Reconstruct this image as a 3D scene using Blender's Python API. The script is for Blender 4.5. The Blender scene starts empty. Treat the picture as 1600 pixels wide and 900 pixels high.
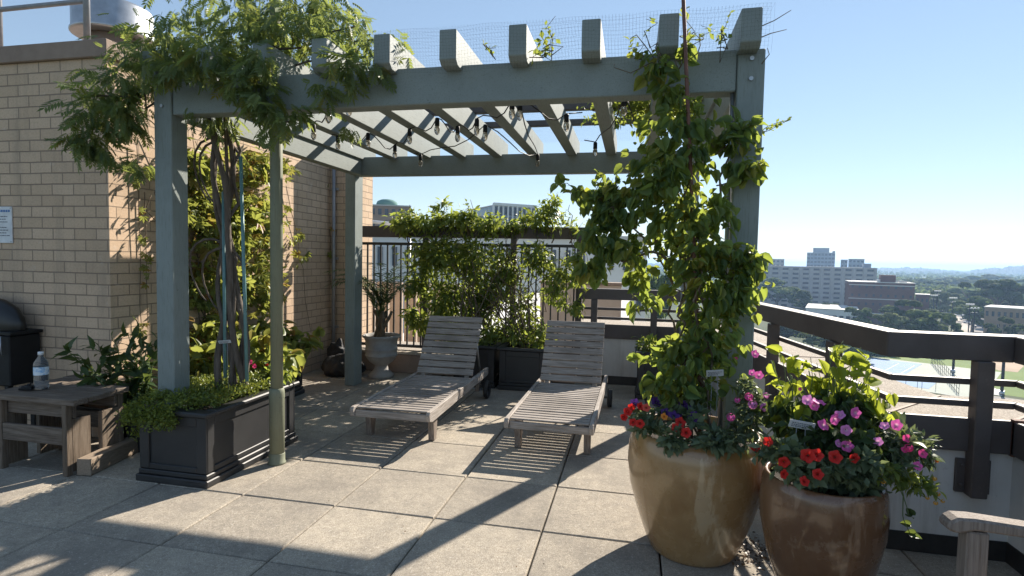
import bpy, bmesh, math, random
import numpy as np
from mathutils import Vector, Matrix, Euler
random.seed(11)
rng = np.random.default_rng(7)
R = math.radians
PI = math.pi
sc = bpy.context.scene
COL = sc.collection

# ------------------------------------------------------------------ camera maths (solved from the paving grid)
FPX, PITCH, ROLL, YAW, CAMH = 873.0, R(2.95), R(1.1), R(12.17), 1.45
_cy, _sy = math.cos(YAW), math.sin(YAW)
_f = np.array([-_sy*math.cos(PITCH), _cy*math.cos(PITCH), -math.sin(PITCH)])
_r0 = np.array([_cy, _sy, 0.0]); _u0 = np.cross(_r0, _f)
_r = _r0*math.cos(ROLL) + _u0*math.sin(ROLL)
_u = -_r0*math.sin(ROLL) + _u0*math.cos(ROLL)
CAM = np.array([0, 0, CAMH])
def ray(x, y): return _f + _r*(x-800)/FPX + _u*(450-y)/FPX
def at(x, y, Y):                      # the place seen at photo position x, y on the plane Y metres ahead
    d = ray(x, y); return CAM + d*Y/d[1]
def onz(x, y, z=0.0):
    d = ray(x, y); return CAM + d*(z-CAMH)/d[2]
GZ = -28.0                            # the town lies this far below the terrace
def town(x, d, z=GZ):
    v = ray(x, 420)[:2]; v = v/np.hypot(*v)*d
    return np.array([v[0], v[1], z])
def hgt(x, y, d):                     # height of something seen at x, y and d metres away
    v = ray(x, y); return CAMH + v[2]/np.hypot(v[0], v[1])*d

# ------------------------------------------------------------------ object helpers
BASE = {}
def link(o): COL.objects.link(o); return o
def tag(o, label=None, cat=None, group=None, kind=None):
    if label: o['label'] = label
    if cat: o['category'] = cat
    if group: o['group'] = group
    if kind: o['kind'] = kind
    return o
def thing(name, label, cat, loc=(0, 0, 0), group=None):
    o = bpy.data.objects.new(name, None); link(o)
    o.location = loc; o.empty_display_size = 0.1
    BASE[o.name] = np.array(loc, float)
    return tag(o, label, cat, group)
def copy_tree(o, parent=None):
    c = o.copy(); link(c)
    if parent is not None: c.parent = parent
    for ch in list(o.children): copy_tree(ch, c)
    return c

def mesh_np(name, V, F, mats, parent=None, loc=None, smooth=False, tone=None, midx=None):
    """V (n,3) world coordinates, F list of tuples or (m,k) array."""
    V = np.asarray(V, float)
    if parent is not None: b = BASE[parent.name]
    else: b = np.array(loc if loc is not None else (0, 0, 0), float)
    me = bpy.data.meshes.new(name)
    Vl = (V-b).astype(np.float32)
    if isinstance(F, np.ndarray):
        m, k = F.shape
        me.vertices.add(len(Vl)); me.vertices.foreach_set('co', Vl.ravel())
        me.loops.add(m*k); me.loops.foreach_set('vertex_index', F.astype(np.int32).ravel())
        me.polygons.add(m); me.polygons.foreach_set('loop_start', np.arange(0, m*k, k, dtype=np.int32))
        me.update(calc_edges=True)
    else:
        me.from_pydata([tuple(v) for v in Vl], [], F); me.update()
    if not isinstance(mats, (list, tuple)): mats = [mats]
    for m_ in mats: me.materials.append(m_)
    if tone is not None:
        a = me.attributes.new('tone', 'FLOAT', 'POINT'); a.data.foreach_set('value', np.asarray(tone, np.float32))
    if smooth: me.polygons.foreach_set('use_smooth', np.ones(len(me.polygons), bool))
    if midx is not None: me.polygons.foreach_set('material_index', np.asarray(midx, np.int32))
    o = bpy.data.objects.new(name, me); link(o)
    if parent is not None: o.parent = parent
    else: o.location = b
    BASE[o.name] = b
    return o

class MB:
    """collects simple shapes and links them as ONE mesh object"""
    def __init__(s): s.v = []; s.f = []; s.t = []; s.sm = []; s.tone = 0.5
    def add(s, V, F, smooth=False):
        n = len(s.v); s.v += [tuple(map(float, p)) for p in V]; s.t += [s.tone]*len(V)
        s.f += [tuple(i+n for i in f) for f in F]; s.sm += [smooth]*len(F); return s
    def box(s, x0, y0, z0, x1, y1, z1):
        V = [(x, y, z) for z in (z0, z1) for y in (y0, y1) for x in (x0, x1)]
        return s.add(V, [(0, 2, 3, 1), (4, 5, 7, 6), (0, 1, 5, 4), (2, 6, 7, 3), (0, 4, 6, 2), (1, 3, 7, 5)])
    def obox(s, c, ax, ay, az):                       # oriented box, half vectors
        c, ax, ay, az = [np.array(q, float) for q in (c, ax, ay, az)]
        V = [c+i*ax+j*ay+k*az for k in (-1, 1) for j in (-1, 1) for i in (-1, 1)]
        return s.add(V, [(0, 2, 3, 1), (4, 5, 7, 6), (0, 1, 5, 4), (2, 6, 7, 3), (0, 4, 6, 2), (1, 3, 7, 5)])
    def bar(s, a, b, w, h, up=(0, 0, 1)):             # bar from a to b, width w, height h
        a, b = np.array(a, float), np.array(b, float); d = b-a; L = np.linalg.norm(d); d = d/L
        up = np.array(up, float); side = np.cross(d, up); side /= np.linalg.norm(side); u2 = np.cross(side, d)
        return s.obox((a+b)/2, d*L/2, side*w/2, u2*h/2)
    def prism(s, P, axis, a0, a1):                    # polygon P (2D) swept along an axis
        def mk(p, a):
            q = list(p); q.insert(axis, a); return tuple(q)
        n = len(P); V = [mk(p, a0) for p in P]+[mk(p, a1) for p in P]
        F = [tuple(range(n)), tuple(range(2*n-1, n-1, -1))]+[(i, i+n, (i+1) % n+n, (i+1) % n) for i in range(n)]
        return s.add(V, F)
    def tube(s, pts, rad, n=8, cap=True, smooth=True):
        pts = [np.array(p, float) for p in pts]
        if not hasattr(rad, '__len__'): rad = [rad]*len(pts)
        V = []; prev = None
        for i, p in enumerate(pts):
            d = pts[min(i+1, len(pts)-1)]-pts[max(i-1, 0)]; d = d/(np.linalg.norm(d)+1e-12)
            if prev is None:
                a = np.array([0, 0, 1.0]) if abs(d[2]) < .9 else np.array([1.0, 0, 0])
            else: a = prev
            e1 = a-d*np.dot(a, d); e1 /= np.linalg.norm(e1)+1e-12; e2 = np.cross(d, e1); prev = e1
            for k in range(n):
                t = 2*PI*k/n; V.append(p+rad[i]*(math.cos(t)*e1+math.sin(t)*e2))
        m = len(pts); F = [(i*n+k, i*n+(k+1) % n, (i+1)*n+(k+1) % n, (i+1)*n+k) for i in range(m-1) for k in range(n)]
        base = len(s.v); s.add(V, F, smooth)
        if cap:
            s.f += [tuple(base+k for k in range(n-1, -1, -1)), tuple(base+(m-1)*n+k for k in range(n))]; s.sm += [False, False]
        return s
    def lathe(s, prof, c=(0, 0, 0), n=32, smooth=True, cap=True):
        c = np.array(c, float); V = []
        for r, z in prof:
            for k in range(n):
                t = 2*PI*k/n; V.append(c+np.array([r*math.cos(t), r*math.sin(t), z]))
        m = len(prof); F = [(i*n+k, i*n+(k+1) % n, (i+1)*n+(k+1) % n, (i+1)*n+k) for i in range(m-1) for k in range(n)]
        base = len(s.v); s.add(V, F, smooth)
        if cap:
            s.f += [tuple(base+k for k in range(n-1, -1, -1)), tuple(base+(m-1)*n+k for k in range(n))]; s.sm += [False, False]
        return s
    def build(s, name, mat, parent=None, loc=None, bevel=0.0, tone=False):
        o = mesh_np(name, np.array(s.v), s.f, mat, parent, loc, tone=s.t if tone else None)
        o.data.polygons.foreach_set('use_smooth', np.array(s.sm, bool))
        bm = bmesh.new(); bm.from_mesh(o.data)
        bmesh.ops.recalc_face_normals(bm, faces=bm.faces[:])
        if bevel > 0:
            ed = [e for e in bm.edges if len(e.link_faces) == 2 and e.calc_face_angle(0) > 0.6]
            bmesh.ops.bevel(bm, geom=ed, offset=bevel, segments=1, affect='EDGES', clamp_overlap=True)
        bm.to_mesh(o.data); bm.free(); o.data.update()
        return o

# ------------------------------------------------------------------ materials
def newmat(name):
    m = bpy.data.materials.new(name); m.use_nodes = True
    nt = m.node_tree; return m, nt, nt.nodes['Principled BSDF'], nt.nodes['Material Output']
def N(nt, t, **kw):
    n = nt.nodes.new(t)
    for k, v in kw.items():
        if hasattr(n, k): setattr(n, k, v)
        else: n.inputs[k].default_value = v
    return n
def c4(c): return (c[0], c[1], c[2], 1)
def ramp(nt, fac, stops):
    r = nt.nodes.new('ShaderNodeValToRGB'); e = r.color_ramp.elements
    while len(e) < len(stops): e.new(0.5)
    for el, (p, c) in zip(e, stops): el.position = p; el.color = c4(c)
    nt.links.new(fac, r.inputs[0]); return r.outputs[0]
def mixc(nt, fac, a, b, mode='MIX'):
    m = nt.nodes.new('ShaderNodeMix'); m.data_type = 'RGBA'; m.blend_type = mode
    for sock, v in ((m.inputs[0], fac), (m.inputs[6], a), (m.inputs[7], b)):
        if isinstance(v, (int, float)): sock.default_value = v
        elif isinstance(v, tuple): sock.default_value = c4(v)
        else: nt.links.new(v, sock)
    return m.outputs[2]
def coords(nt, scale=(1, 1, 1), world=False):
    if world:
        g = nt.nodes.new('ShaderNodeNewGeometry'); src = g.outputs['Position']
    else:
        g = nt.nodes.new('ShaderNodeTexCoord'); src = g.outputs['Object']
    mp = N(nt, 'ShaderNodeMapping'); mp.inputs['Scale'].default_value = scale
    nt.links.new(src, mp.inputs['Vector']); return mp.outputs[0]
def noise(nt, vec, scale, detail=4, rough=0.55):
    n = N(nt, 'ShaderNodeTexNoise'); n.inputs['Scale'].default_value = scale
    n.inputs['Detail'].default_value = detail; n.inputs['Roughness'].default_value = rough
    nt.links.new(vec, n.inputs['Vector']); return n.outputs['Fac']
def bump(nt, bs, h, strength=.3, dist=.01):
    b = N(nt, 'ShaderNodeBump'); b.inputs['Strength'].default_value = strength; b.inputs['Distance'].default_value = dist
    nt.links.new(h, b.inputs['Height']); nt.links.new(b.outputs[0], bs.inputs['Normal'])
def pm(name, c1, c2, scale=8, rough=.6, bmp=.15, stretch=(1, 1, 1), metal=0, bscale=None, spec=.5, lo=.3, hi=.7, dist=.01):
    """two-tone mottled material with a fine bump"""
    m, nt, bs, out = newmat(name); v = coords(nt, stretch)
    f = noise(nt, v, scale, 6, .6)
    nt.links.new(ramp(nt, f, [(lo, c1), (hi, c2)]), bs.inputs['Base Color'])
    bs.inputs['Roughness'].default_value = rough; bs.inputs['Metallic'].default_value = metal
    bs.inputs['Specular IOR Level'].default_value = spec
    if bmp:
        bump(nt, bs, noise(nt, v, bscale or scale*6, 3), bmp, dist)
    return m
def leafmat(name, dark, light, glow, trans=.42, rough=.42, spot=None):
    m, nt, bs, out = newmat(name)
    a = N(nt, 'ShaderNodeAttribute'); a.attribute_name = 'tone'
    st = [(0, dark), (.8, light)]
    if spot: st.append((.97, spot))
    col = ramp(nt, a.outputs['Fac'], st)
    nt.links.new(col, bs.inputs['Base Color']); bs.inputs['Roughness'].default_value = rough
    bs.inputs['Specular IOR Level'].default_value = .35 if rough < .8 else .05
    tr = N(nt, 'ShaderNodeBsdfTranslucent'); nt.links.new(mixc(nt, .6, col, glow), tr.inputs['Color'])
    mx = N(nt, 'ShaderNodeMixShader'); mx.inputs[0].default_value = trans
    nt.links.new(bs.outputs[0], mx.inputs[1]); nt.links.new(tr.outputs[0], mx.inputs[2])
    nt.links.new(mx.outputs[0], out.inputs['Surface'])
    return m
def flat(name, c, rough=.6, metal=0, spec=.5):
    m, nt, bs, out = newmat(name); v = coords(nt)
    f = noise(nt, v, 14, 3)
    nt.links.new(ramp(nt, f, [(.3, tuple(x*.88 for x in c)), (.7, tuple(min(1, x*1.1) for x in c))]), bs.inputs['Base Color'])
    bs.inputs['Roughness'].default_value = rough; bs.inputs['Metallic'].default_value = metal
    bs.inputs['Specular IOR Level'].default_value = spec
    return m

M = {}
def wood(name, c1, c2, c3, stretch, rough=.75, bmp=.35):
    m, nt, bs, out = newmat(name)
    v = coords(nt, stretch); v2 = coords(nt)
    f = noise(nt, v, 9, 8, .65); g = noise(nt, v2, 2.3, 3)
    col = ramp(nt, f, [(.28, c1), (.5, c2), (.72, c3)])
    col = mixc(nt, mixfac(nt, g, .45, .75, .45), col, tuple(x*.55 for x in c1))
    nt.links.new(col, bs.inputs['Base Color']); bs.inputs['Roughness'].default_value = rough
    bs.inputs['Specular IOR Level'].default_value = .25
    bump(nt, bs, noise(nt, v, 26, 5, .7), bmp, .004)
    return m
def mixfac(nt, f, lo, hi, mx=1.0):
    r = N(nt, 'ShaderNodeMapRange'); r.inputs['From Min'].default_value = lo; r.inputs['From Max'].default_value = hi
    r.inputs['To Max'].default_value = mx; nt.links.new(f, r.inputs['Value']); return r.outputs[0]
# weathered teak: the grain runs across the lounger slats (X) or along the rails (Y)
M['teak_x'] = wood('weathered_teak_slats', (.15, .125, .105), (.32, .285, .255), (.47, .43, .40), (.6, 14, 14))
M['teak_y'] = wood('weathered_teak_rails', (.17, .14, .115), (.36, .32, .285), (.50, .46, .42), (14, .6, 14))
M['teak_z'] = wood('weathered_teak_legs', (.12, .09, .07), (.23, .19, .16), (.34, .29, .25), (14, 14, .6))
M['oldwood_x'] = wood('old_table_boards', (.075, .056, .042), (.165, .13, .102), (.25, .205, .165), (.7, 12, 12), .8, .5)
M['oldwood_z'] = wood('old_table_legs', (.085, .062, .044), (.175, .135, .10), (.25, .20, .155), (12, 12, .7), .8, .5)
M['timber'] = wood('sawn_timber', (.20, .15, .105), (.28, .22, .165), (.35, .28, .215), (12, .7, 12), .8, .4)

# painted pergola timber: sage grey, chalky, a little dirt
def paint(name, c, dirt, stretch=(1, 1, 1)):
    m, nt, bs, out = newmat(name); v = coords(nt); vs = coords(nt, stretch)
    f = noise(nt, v, 3.5, 7, .65); g = noise(nt, vs, 18, 5, .6)
    col = ramp(nt, f, [(.3, tuple(x*.86 for x in c)), (.55, c), (.75, tuple(min(1, x*1.1) for x in c))])
    col = mixc(nt, mixfac(nt, g, .53, .72, .65), col, dirt)
    col = mixc(nt, mixfac(nt, noise(nt, v, 46, 3, .6), .69, .73, .5), col, tuple(x*.5 for x in dirt))
    nt.links.new(col, bs.inputs['Base Color']); bs.inputs['Roughness'].default_value = .6
    bs.inputs['Specular IOR Level'].default_value = .35
    bump(nt, bs, noise(nt, vs, 40, 4), .18, .003); return m
M['sage'] = paint('sage_grey_paint', (.235, .27, .26), (.14, .15, .135), (8, .8, 8))
M['sage_z'] = paint('sage_grey_paint_posts', (.225, .26, .25), (.135, .145, .13), (9, 9, .7))
M['pole'] = paint('olive_pole_paint', (.205, .22, .155), (.13, .125, .08), (10, 10, .5))
def brownp():
    m, nt, bs, out = newmat('dark_brown_paint'); v = coords(nt)
    col = ramp(nt, noise(nt, v, 4, 6, .65), [(.3, (.066, .053, .050)), (.7, (.108, .090, .086))])
    col = mixc(nt, mixfac(nt, noise(nt, v, 30, 5, .7), .62, .72, .5), col, (.17, .14, .125))
    nt.links.new(col, bs.inputs['Base Color']); bs.inputs['Roughness'].default_value = .58; bump(nt, bs, noise(nt, v, 60, 4), .15, .003); return m
M['brown'] = brownp()
M['blackmetal'] = pm('black_iron', (.018, .017, .017), (.035, .033, .032), 20, .45, .1)
M['plastic'] = pm('charcoal_planter_plastic', (.020, .020, .021), (.034, .034, .035), 4, .5, .06, bscale=120)
M['rubber'] = pm('black_rubber', (.02, .02, .02), (.035, .034, .033), 30, .7, .1)
def stucco():
    m, nt, bs, out = newmat('white_stucco'); v = coords(nt); vs = coords(nt, (9, 9, .6))
    col = ramp(nt, noise(nt, v, 3, 5), [(.3, (.55, .53, .50)), (.65, (.66, .645, .62))])
    col = mixc(nt, mixfac(nt, noise(nt, vs, 1.6, 5, .65), .52, .74, .6), col, (.36, .34, .31))
    col = mixc(nt, mixfac(nt, noise(nt, v, 40, 4, .7), .62, .74, .4), col, (.34, .31, .28))
    nt.links.new(col, bs.inputs['Base Color']); bs.inputs['Roughness'].default_value = .85; bump(nt, bs, noise(nt, v, 160, 3), .3, .004); return m
M['white_stucco'] = stucco()
M['galv'] = pm('galvanised_steel', (.36, .38, .40), (.50, .52, .54), 12, .4, .05, metal=.8)
M['steelrail'] = pm('grey_steel_pipe', (.24, .25, .27), (.34, .35, .37), 9, .5, .05, metal=.3)
M['black'] = pm('matt_black', (.010, .010, .011), (.018, .018, .019), 8, .55, .05, spec=.25)
M['teal'] = pm('teal_stake', (.10, .22, .23), (.15, .29, .30), 18, .5, .1)
M['rust'] = pm('rusty_rod', (.11, .05, .035), (.19, .085, .055), 22, .8, .3)
M['soil'] = pm('potting_soil', (.025, .018, .013), (.06, .045, .033), 40, .95, .8, dist=.02)
M['stonepot'] = pm('grey_cast_stone', (.26, .25, .24), (.40, .39, .37), 7, .85, .3, bscale=90)
M['cord'] = flat('black_cord', (.015, .015, .015), .6)
M['bark'] = pm('vine_bark', (.075, .058, .045), (.17, .14, .115), 14, .9, .6, (3, 3, .5), dist=.01)
M['twig'] = pm('twig_brown', (.09, .065, .04), (.17, .13, .085), 20, .85, .3)
M['gstem'] = flat('green_stem', (.09, .14, .04), .6)
M['paper'] = flat('paper_white', (.70, .71, .72), .7)
M['ink'] = flat('printed_grey', (.12, .13, .16), .8)
M['inkblue'] = flat('printed_blue', (.10, .20, .42), .8)
HAZE, DUST, SKY, SUN, EXPO, ALT, OZ, GAM, SAT = .00024, 0.0, .145, 4.8, 1.16, 600, 3.0, .57, 1.1
M['tanpanel'] = pm('tan_panel', (.42, .34, .27), (.52, .43, .35), 3, .8, .1)
# ------------------------------------------------------------------ terrace floor: one sheet of separate concrete pavers
def pavers():
    x0, y0, s = -1.0446, 2.8918, .6087
    V = []; F = []; T = []
    g = .0045
    for i in range(-9, 6):
        for j in range(-6, 8):
            xa, ya = x0+s*i+g, y0+s*j+g; xb, yb = x0+s*(i+1)-g, y0+s*(j+1)-g
            if xa > 2.3 or xb < -6.5 or ya > 7.2: continue
            dz = random.uniform(-.002, .0); tx, ty = random.uniform(-.0012, .0012), random.uniform(-.0012, .0012)
            n = len(V); e = .006
            for k, (a, z) in enumerate(((0, -.05), (0, -.006), (e, 0))):
                for (x, y, ux, uy) in ((xa+a, ya+a, -1, -1), (xb-a, ya+a, 1, -1), (xb-a, yb-a, 1, 1), (xa+a, yb-a, -1, 1)):
                    V.append((x, y, z+dz+(tx*ux+ty*uy if k else 0)))
            for k in (0, 4):
                for q in range(4): F.append((n+k+q, n+k+(q+1) % 4, n+k+4+(q+1) % 4, n+k+4+q))
            F.append((n+8, n+9, n+10, n+11)); T += [random.random()]*12
    m, nt, bs, out = newmat('aggregate_pavers')
    v = coords(nt, world=True); a = N(nt, 'ShaderNodeAttribute'); a.attribute_name = 'tone'
    fine = noise(nt, v, 170, 4, .75); mid = noise(nt, v, 14, 6, .7); big = noise(nt, v, 1.7, 5, .6)
    col = ramp(nt, fine, [(.30, (.19, .16, .125)), (.5, (.41, .365, .30)), (.70, (.62, .56, .47))])
    col = mixc(nt, mixfac(nt, mid, .40, .68, .6), col, (.24, .22, .19))
    col = mixc(nt, mixfac(nt, big, .46, .64, .65), col, (.22, .20, .175))
    col = mixc(nt, mixfac(nt, noise(nt, v, 48, 3, .6), .52, .66, .45), col, (.20, .175, .145))
    col = mixc(nt, mixfac(nt, noise(nt, v, 62, 3, .6), .58, .70, .45), col, (.66, .62, .55))
    tn = ramp(nt, a.outputs['Fac'], [(0, (.86, .85, .84)), (.5, (1.0, .985, .965)), (1, (1.14, 1.12, 1.08))])
    col = mixc(nt, 1.0, col, tn, 'MULTIPLY')
    vo = N(nt, 'ShaderNodeTexVoronoi'); vo.inputs['Scale'].default_value = 120; nt.links.new(v, vo.inputs['Vector'])
    col = mixc(nt, mixfac(nt, vo.outputs['Distance'], .16, .05, .35), col, (.14, .125, .11))
    nt.links.new(col, bs.inputs['Base Color']); bs.inputs['Roughness'].default_value = .9
    bs.inputs['Specular IOR Level'].default_value = .2
    bump(nt, bs, fine, .55, .006)
    o = mesh_np('terrace_floor', V, F, m, tone=T); tag(o, 'square concrete roof terrace pavers', kind='structure')
    b = MB(); b.box(-6.6, -2.5, -.5, 2.0, 7.4, -.045); tag(b.build('terrace_slab', M['soil']), kind='structure')
pavers()

# ------------------------------------------------------------------ brick penthouse on the left
def brickmat(name, plane, off=0.0):
    m, nt, bs, out = newmat(name)
    g = N(nt, 'ShaderNodeNewGeometry'); sp = N(nt, 'ShaderNodeSeparateXYZ'); cb = N(nt, 'ShaderNodeCombineXYZ')
    nt.links.new(g.outputs['Position'], sp.inputs[0])
    ad = N(nt, 'ShaderNodeMath', operation='ADD'); ad.inputs[1].default_value = off
    nt.links.new(sp.outputs[plane], ad.inputs[0]); nt.links.new(ad.outputs[0], cb.inputs[0]); nt.links.new(sp.outputs[2], cb.inputs[1])
    # a little wobble so that the courses are not ruler straight
    nz = N(nt, 'ShaderNodeTexNoise'); nz.inputs['Scale'].default_value = 9; nt.links.new(cb.outputs[0], nz.inputs['Vector'])
    wob = N(nt, 'ShaderNodeVectorMath', operation='SCALE'); wob.inputs['Scale'].default_value = .006
    nt.links.new(nz.outputs['Color'], wob.inputs[0])
    sm = N(nt, 'ShaderNodeVectorMath', operation='ADD'); nt.links.new(cb.outputs[0], sm.inputs[0]); nt.links.new(wob.outputs[0], sm.inputs[1])
    br = N(nt, 'ShaderNodeTexBrick'); nt.links.new(sm.outputs[0], br.inputs['Vector'])
    for k, v in (('Scale', 1.0), ('Brick Width', .206), ('Row Height', .0855), ('Mortar Size', .005), ('Mortar Smooth', .25), ('Bias', -.1)):
        br.inputs[k].default_value = v
    br.inputs['Color1'].default_value = (.56, .41, .285, 1); br.inputs['Color2'].default_value = (.66, .49, .35, 1)
    br.inputs['Mortar'].default_value = (.31, .235, .175, 1)
    fine = noise(nt, cb.outputs[0], 60, 5, .7); big = noise(nt, cb.outputs[0], 1.3, 5, .6)
    col = mixc(nt, mixfac(nt, fine, .45, .8, .4), br.outputs['Color'], (.24, .165, .11))
    col = mixc(nt, mixfac(nt, big, .48, .75, .35), col, (.22, .17, .125))
    stv = N(nt, 'ShaderNodeVectorMath', operation='MULTIPLY'); stv.inputs[1].default_value = (7, .55, 1); nt.links.new(cb.outputs[0], stv.inputs[0])
    col = mixc(nt, mixfac(nt, noise(nt, stv.outputs[0], 1.0, 5, .65), .52, .72, .45), col, (.30, .235, .18))
    col = mixc(nt, mixfac(nt, noise(nt, cb.outputs[0], 5.5, 6, .7), .60, .72, .35), col, (.66, .58, .50))
    nt.links.new(col, bs.inputs['Base Color']); bs.inputs['Roughness'].default_value = .85; bs.inputs['Specular IOR Level'].default_value = .2
    inv = N(nt, 'ShaderNodeMath', operation='SUBTRACT'); inv.inputs[0].default_value = 1.0; nt.links.new(br.outputs['Fac'], inv.inputs[1])
    h = N(nt, 'ShaderNodeMath', operation='MULTIPLY_ADD'); nt.links.new(fine, h.inputs[0]); h.inputs[1].default_value = .15; nt.links.new(inv.outputs[0], h.inputs[2])
    bump(nt, bs, h.outputs[0], .8, .008); return m
M['brick_x'] = brickmat('tan_brick_front', 0, .0); M['brick_y'] = brickmat('tan_brick_side', 1, .02)
ph = thing('brick_penthouse', 'tan brick rooftop wing rising on the left with flat stone coping', 'building', (-4.4, 5, 0))
XC, YC, HW = -3.9, 3.52, 2.9
def wallbox(x0, y0, x1, y1, z1):
    b = MB(); b.box(x0, y0, 0, x1, y1, z1); o = b.build('wall', M['brick_x'], ph)
    o.data.materials.append(M['brick_y'])
    for p in o.data.polygons: p.material_index = 1 if abs(p.normal.x) > .7 else 0
    return o
wallbox(-8.2, YC, XC, 7.2, HW)
wallbox(XC+.002, 6.7, -3.5, 7.1, HW)
b = MB(); b.box(-8.24, YC-.03, HW, XC+.03, 7.23, HW+.13); b.box(XC+.033, 6.67, HW, -3.47, 7.13, HW+.13)
M['coping'] = pm('brown_stone_coping', (.23, .165, .125), (.33, .245, .19), 5, .8, .2, bscale=60)
b.build('coping', M['coping'], ph, bevel=.006)
rr = thing('roof_guard_rail', 'grey pipe guard rail along the top of the brick wing', 'railing', (-5, YC+.1, HW+.13))
for x in (-4.21, -5.08, -6.1):
    b = MB(); b.tube([(x, YC+.12, HW+.13), (x, YC+.12, HW+1.2)], .024, 10); b.build('post', M['steelrail'], rr)
for z in (.36, 1.18):
    b = MB(); b.tube([(-8.0, YC+.12, HW+.13+z-.015), (-4.21, YC+.12, HW+.13+z)], .019, 10); b.build('rail', M['steelrail'], rr)
# vent: a low drum hood on a stem
VX, VY = -5.35, 5.0
pc = at(178, 60, 4.6); VX, VY = pc[0], 4.6
zb, zt = at(178, 46, 4.4)[2], at(178, 13, 4.6)[2]
ev = thing('roof_exhaust_vent', 'round galvanised exhaust hood standing on the brick wing roof', 'vent', (VX, VY, HW+.13))
rv = .335
b = MB(); b.lathe([(rv*.99, zb), (rv*1.04, zb+.01), (rv*1.04, zb+.03), (rv, zb+.045), (rv, zt-.03), (rv*.95, zt-.008), (rv*.8, zt+.0), (.001, zt+.004)], (VX, VY, 0), 36)
b.build('hood', M['galv'], ev)
b = MB(); b.lathe([(.22, HW), (.22, zb+.05)], (VX, VY, 0), 24); b.build('stem', M['coping'], ev)
# notice
nx0 = at(-40, 350, YC)[0]; nx1 = at(21, 350, YC)[0]; nz1 = at(21, 323, YC)[2]; nz0 = at(21, 380, YC)[2]
ns = thing('notice_sign', 'white printed rules notice screwed to the brick wall', 'sign', ((nx0+nx1)/2, YC, nz0))
b = MB(); b.box(nx0, YC-.012, nz0, nx1, YC-.002, nz1); b.build('panel', M['paper'], ns, bevel=.002)
b = MB(); hN = nz1-nz0
for k in range(9):
    z = nz1-hN*(.27+.075*k); w = (.93, .9, .94, .6, .92, .94, .88, .93, .5)[k]
    x = nx0+.02
    while x < nx0+.02+(nx1-nx0-.04)*w:
        l = random.uniform(.008, .028); b.box(x, YC-.0135, z-.003, min(x+l, nx1-.015), YC-.012, z+.003); x += l+.006
b.build('printed_text', M['ink'], ns)
b = MB(); x = nx0+.03
while x < nx1-.03: b.box(x, YC-.0135, nz1-hN*.15, x+.018, YC-.012, nz1-hN*.15+.018); x += .024
b.build('heading', M['inkblue'], ns)
for x in (nx0+.01, nx1-.01):
    for z in (nz0+.012, nz1-.012):
        b = MB(); b.lathe([(.005, -.001), (.005, .001)], (x, YC-.013, z), 8); b.build('screw', M['black'], ns)
# thin drain pipe in the inner corner
b = MB(); b.tube([(-3.82, 6.64, 0), (-3.82, 6.64, 2.75)], .022, 10)
for z in (.5, 1.4, 2.3): b.box(-3.86, 6.655, z, -3.78, 6.70, z+.03)
tag(b.build('drain_pipe', M['steelrail'], loc=(-3.82, 6.64, 0)), 'thin grey drain pipe in the inner corner of the brick wall', 'pipe')

# ------------------------------------------------------------------ parapet, ledge, railing
INNER = [(-.62, 6.63), (.80, 6.63), (1.30, 3.16), (1.85, 3.16), (1.85, -1.5)]
def offset_poly(P, d):
    out = []
    for i, p in enumerate(P):
        ns_ = []
        for a, c in ((i-1, i), (i, i+1)):
            if a < 0 or c >= len(P): continue
            t = np.array(P[c])-np.array(P[a]); t = t/np.linalg.norm(t); ns_.append(np.array([-t[1], t[0]]))
        if len(ns_) == 2:
            n = ns_[0]+ns_[1]; n = n/np.dot(n, ns_[0])
        else: n = ns_[0]
        out.append(np.array(p)+n*d)
    return out
def strip(b, P, d0, d1, z0, z1):
    A, B = offset_poly(P, d0), offset_poly(P, d1)
    for i in range(len(P)-1):
        V = [(*A[i], z0), (*A[i+1], z0), (*B[i+1], z0), (*B[i], z0), (*A[i], z1), (*A[i+1], z1), (*B[i+1], z1), (*B[i], z1)]
        b.add(V, [(0, 3, 2, 1), (4, 5, 6, 7), (0, 1, 5, 4), (1, 2, 6, 5), (2, 3, 7, 6), (3, 0, 4, 7)])
    return b
M['ledge'] = None
def ledgemat():
    m, nt, bs, out = newmat('pebbled_ledge'); v = coords(nt, world=True)
    f = noise(nt, v, 110, 4, .8); g = noise(nt, v, 3, 4)
    col = ramp(nt, f, [(.3, (.20, .165, .13)), (.5, (.38, .33, .275)), (.68, (.58, .53, .46))])
    col = mixc(nt, mixfac(nt, g, .45, .75, .3), col, (.22, .19, .16))
    nt.links.new(col, bs.inputs['Base Color']); bs.inputs['Roughness'].default_value = .9; bs.inputs['Specular IOR Level'].default_value = .2
    bump(nt, bs, f, .7, .008); return m
M['ledge'] = ledgemat()
pw = thing('parapet_wall', 'white parapet wall with brown cap band and wide pebbled ledge', 'wall', (1.3, 3.2, 0))
b = MB(); strip(b, INNER, 0, .16, .10, .55); b.build('wall', M['white_stucco'], pw)
b = MB(); strip(b, INNER, -.006, .13, 0, .10); b.build('base_strip', M['blackmetal'], pw)
b = MB(); strip(b, INNER, -.03, -.002, .545, .71); b.build('cap_band', M['brown'], pw, bevel=.004)
b = MB(); strip(b, INNER, 0, .53, .553, .705); b.build('ledge', M['ledge'], pw)
b = MB()
for (p, q) in (((1.30, 3.165), (1.76, 3.66)), ((1.85, 3.165), (2.35, 3.66)), ((.80, 6.635), (1.27, 7.13)), ((1.06, 4.85), (1.57, 4.92))):
    b.bar((*p, .707), (*q, .707), .016, .006)
b.build('joint', M['coping'], pw)
b = MB(); b.bar((1.845, 3.128, .54), (1.845, 3.128, .72), .05, .03, (0, 1, 0)); b.build('downspout_strap', M['rust'], pw)
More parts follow.
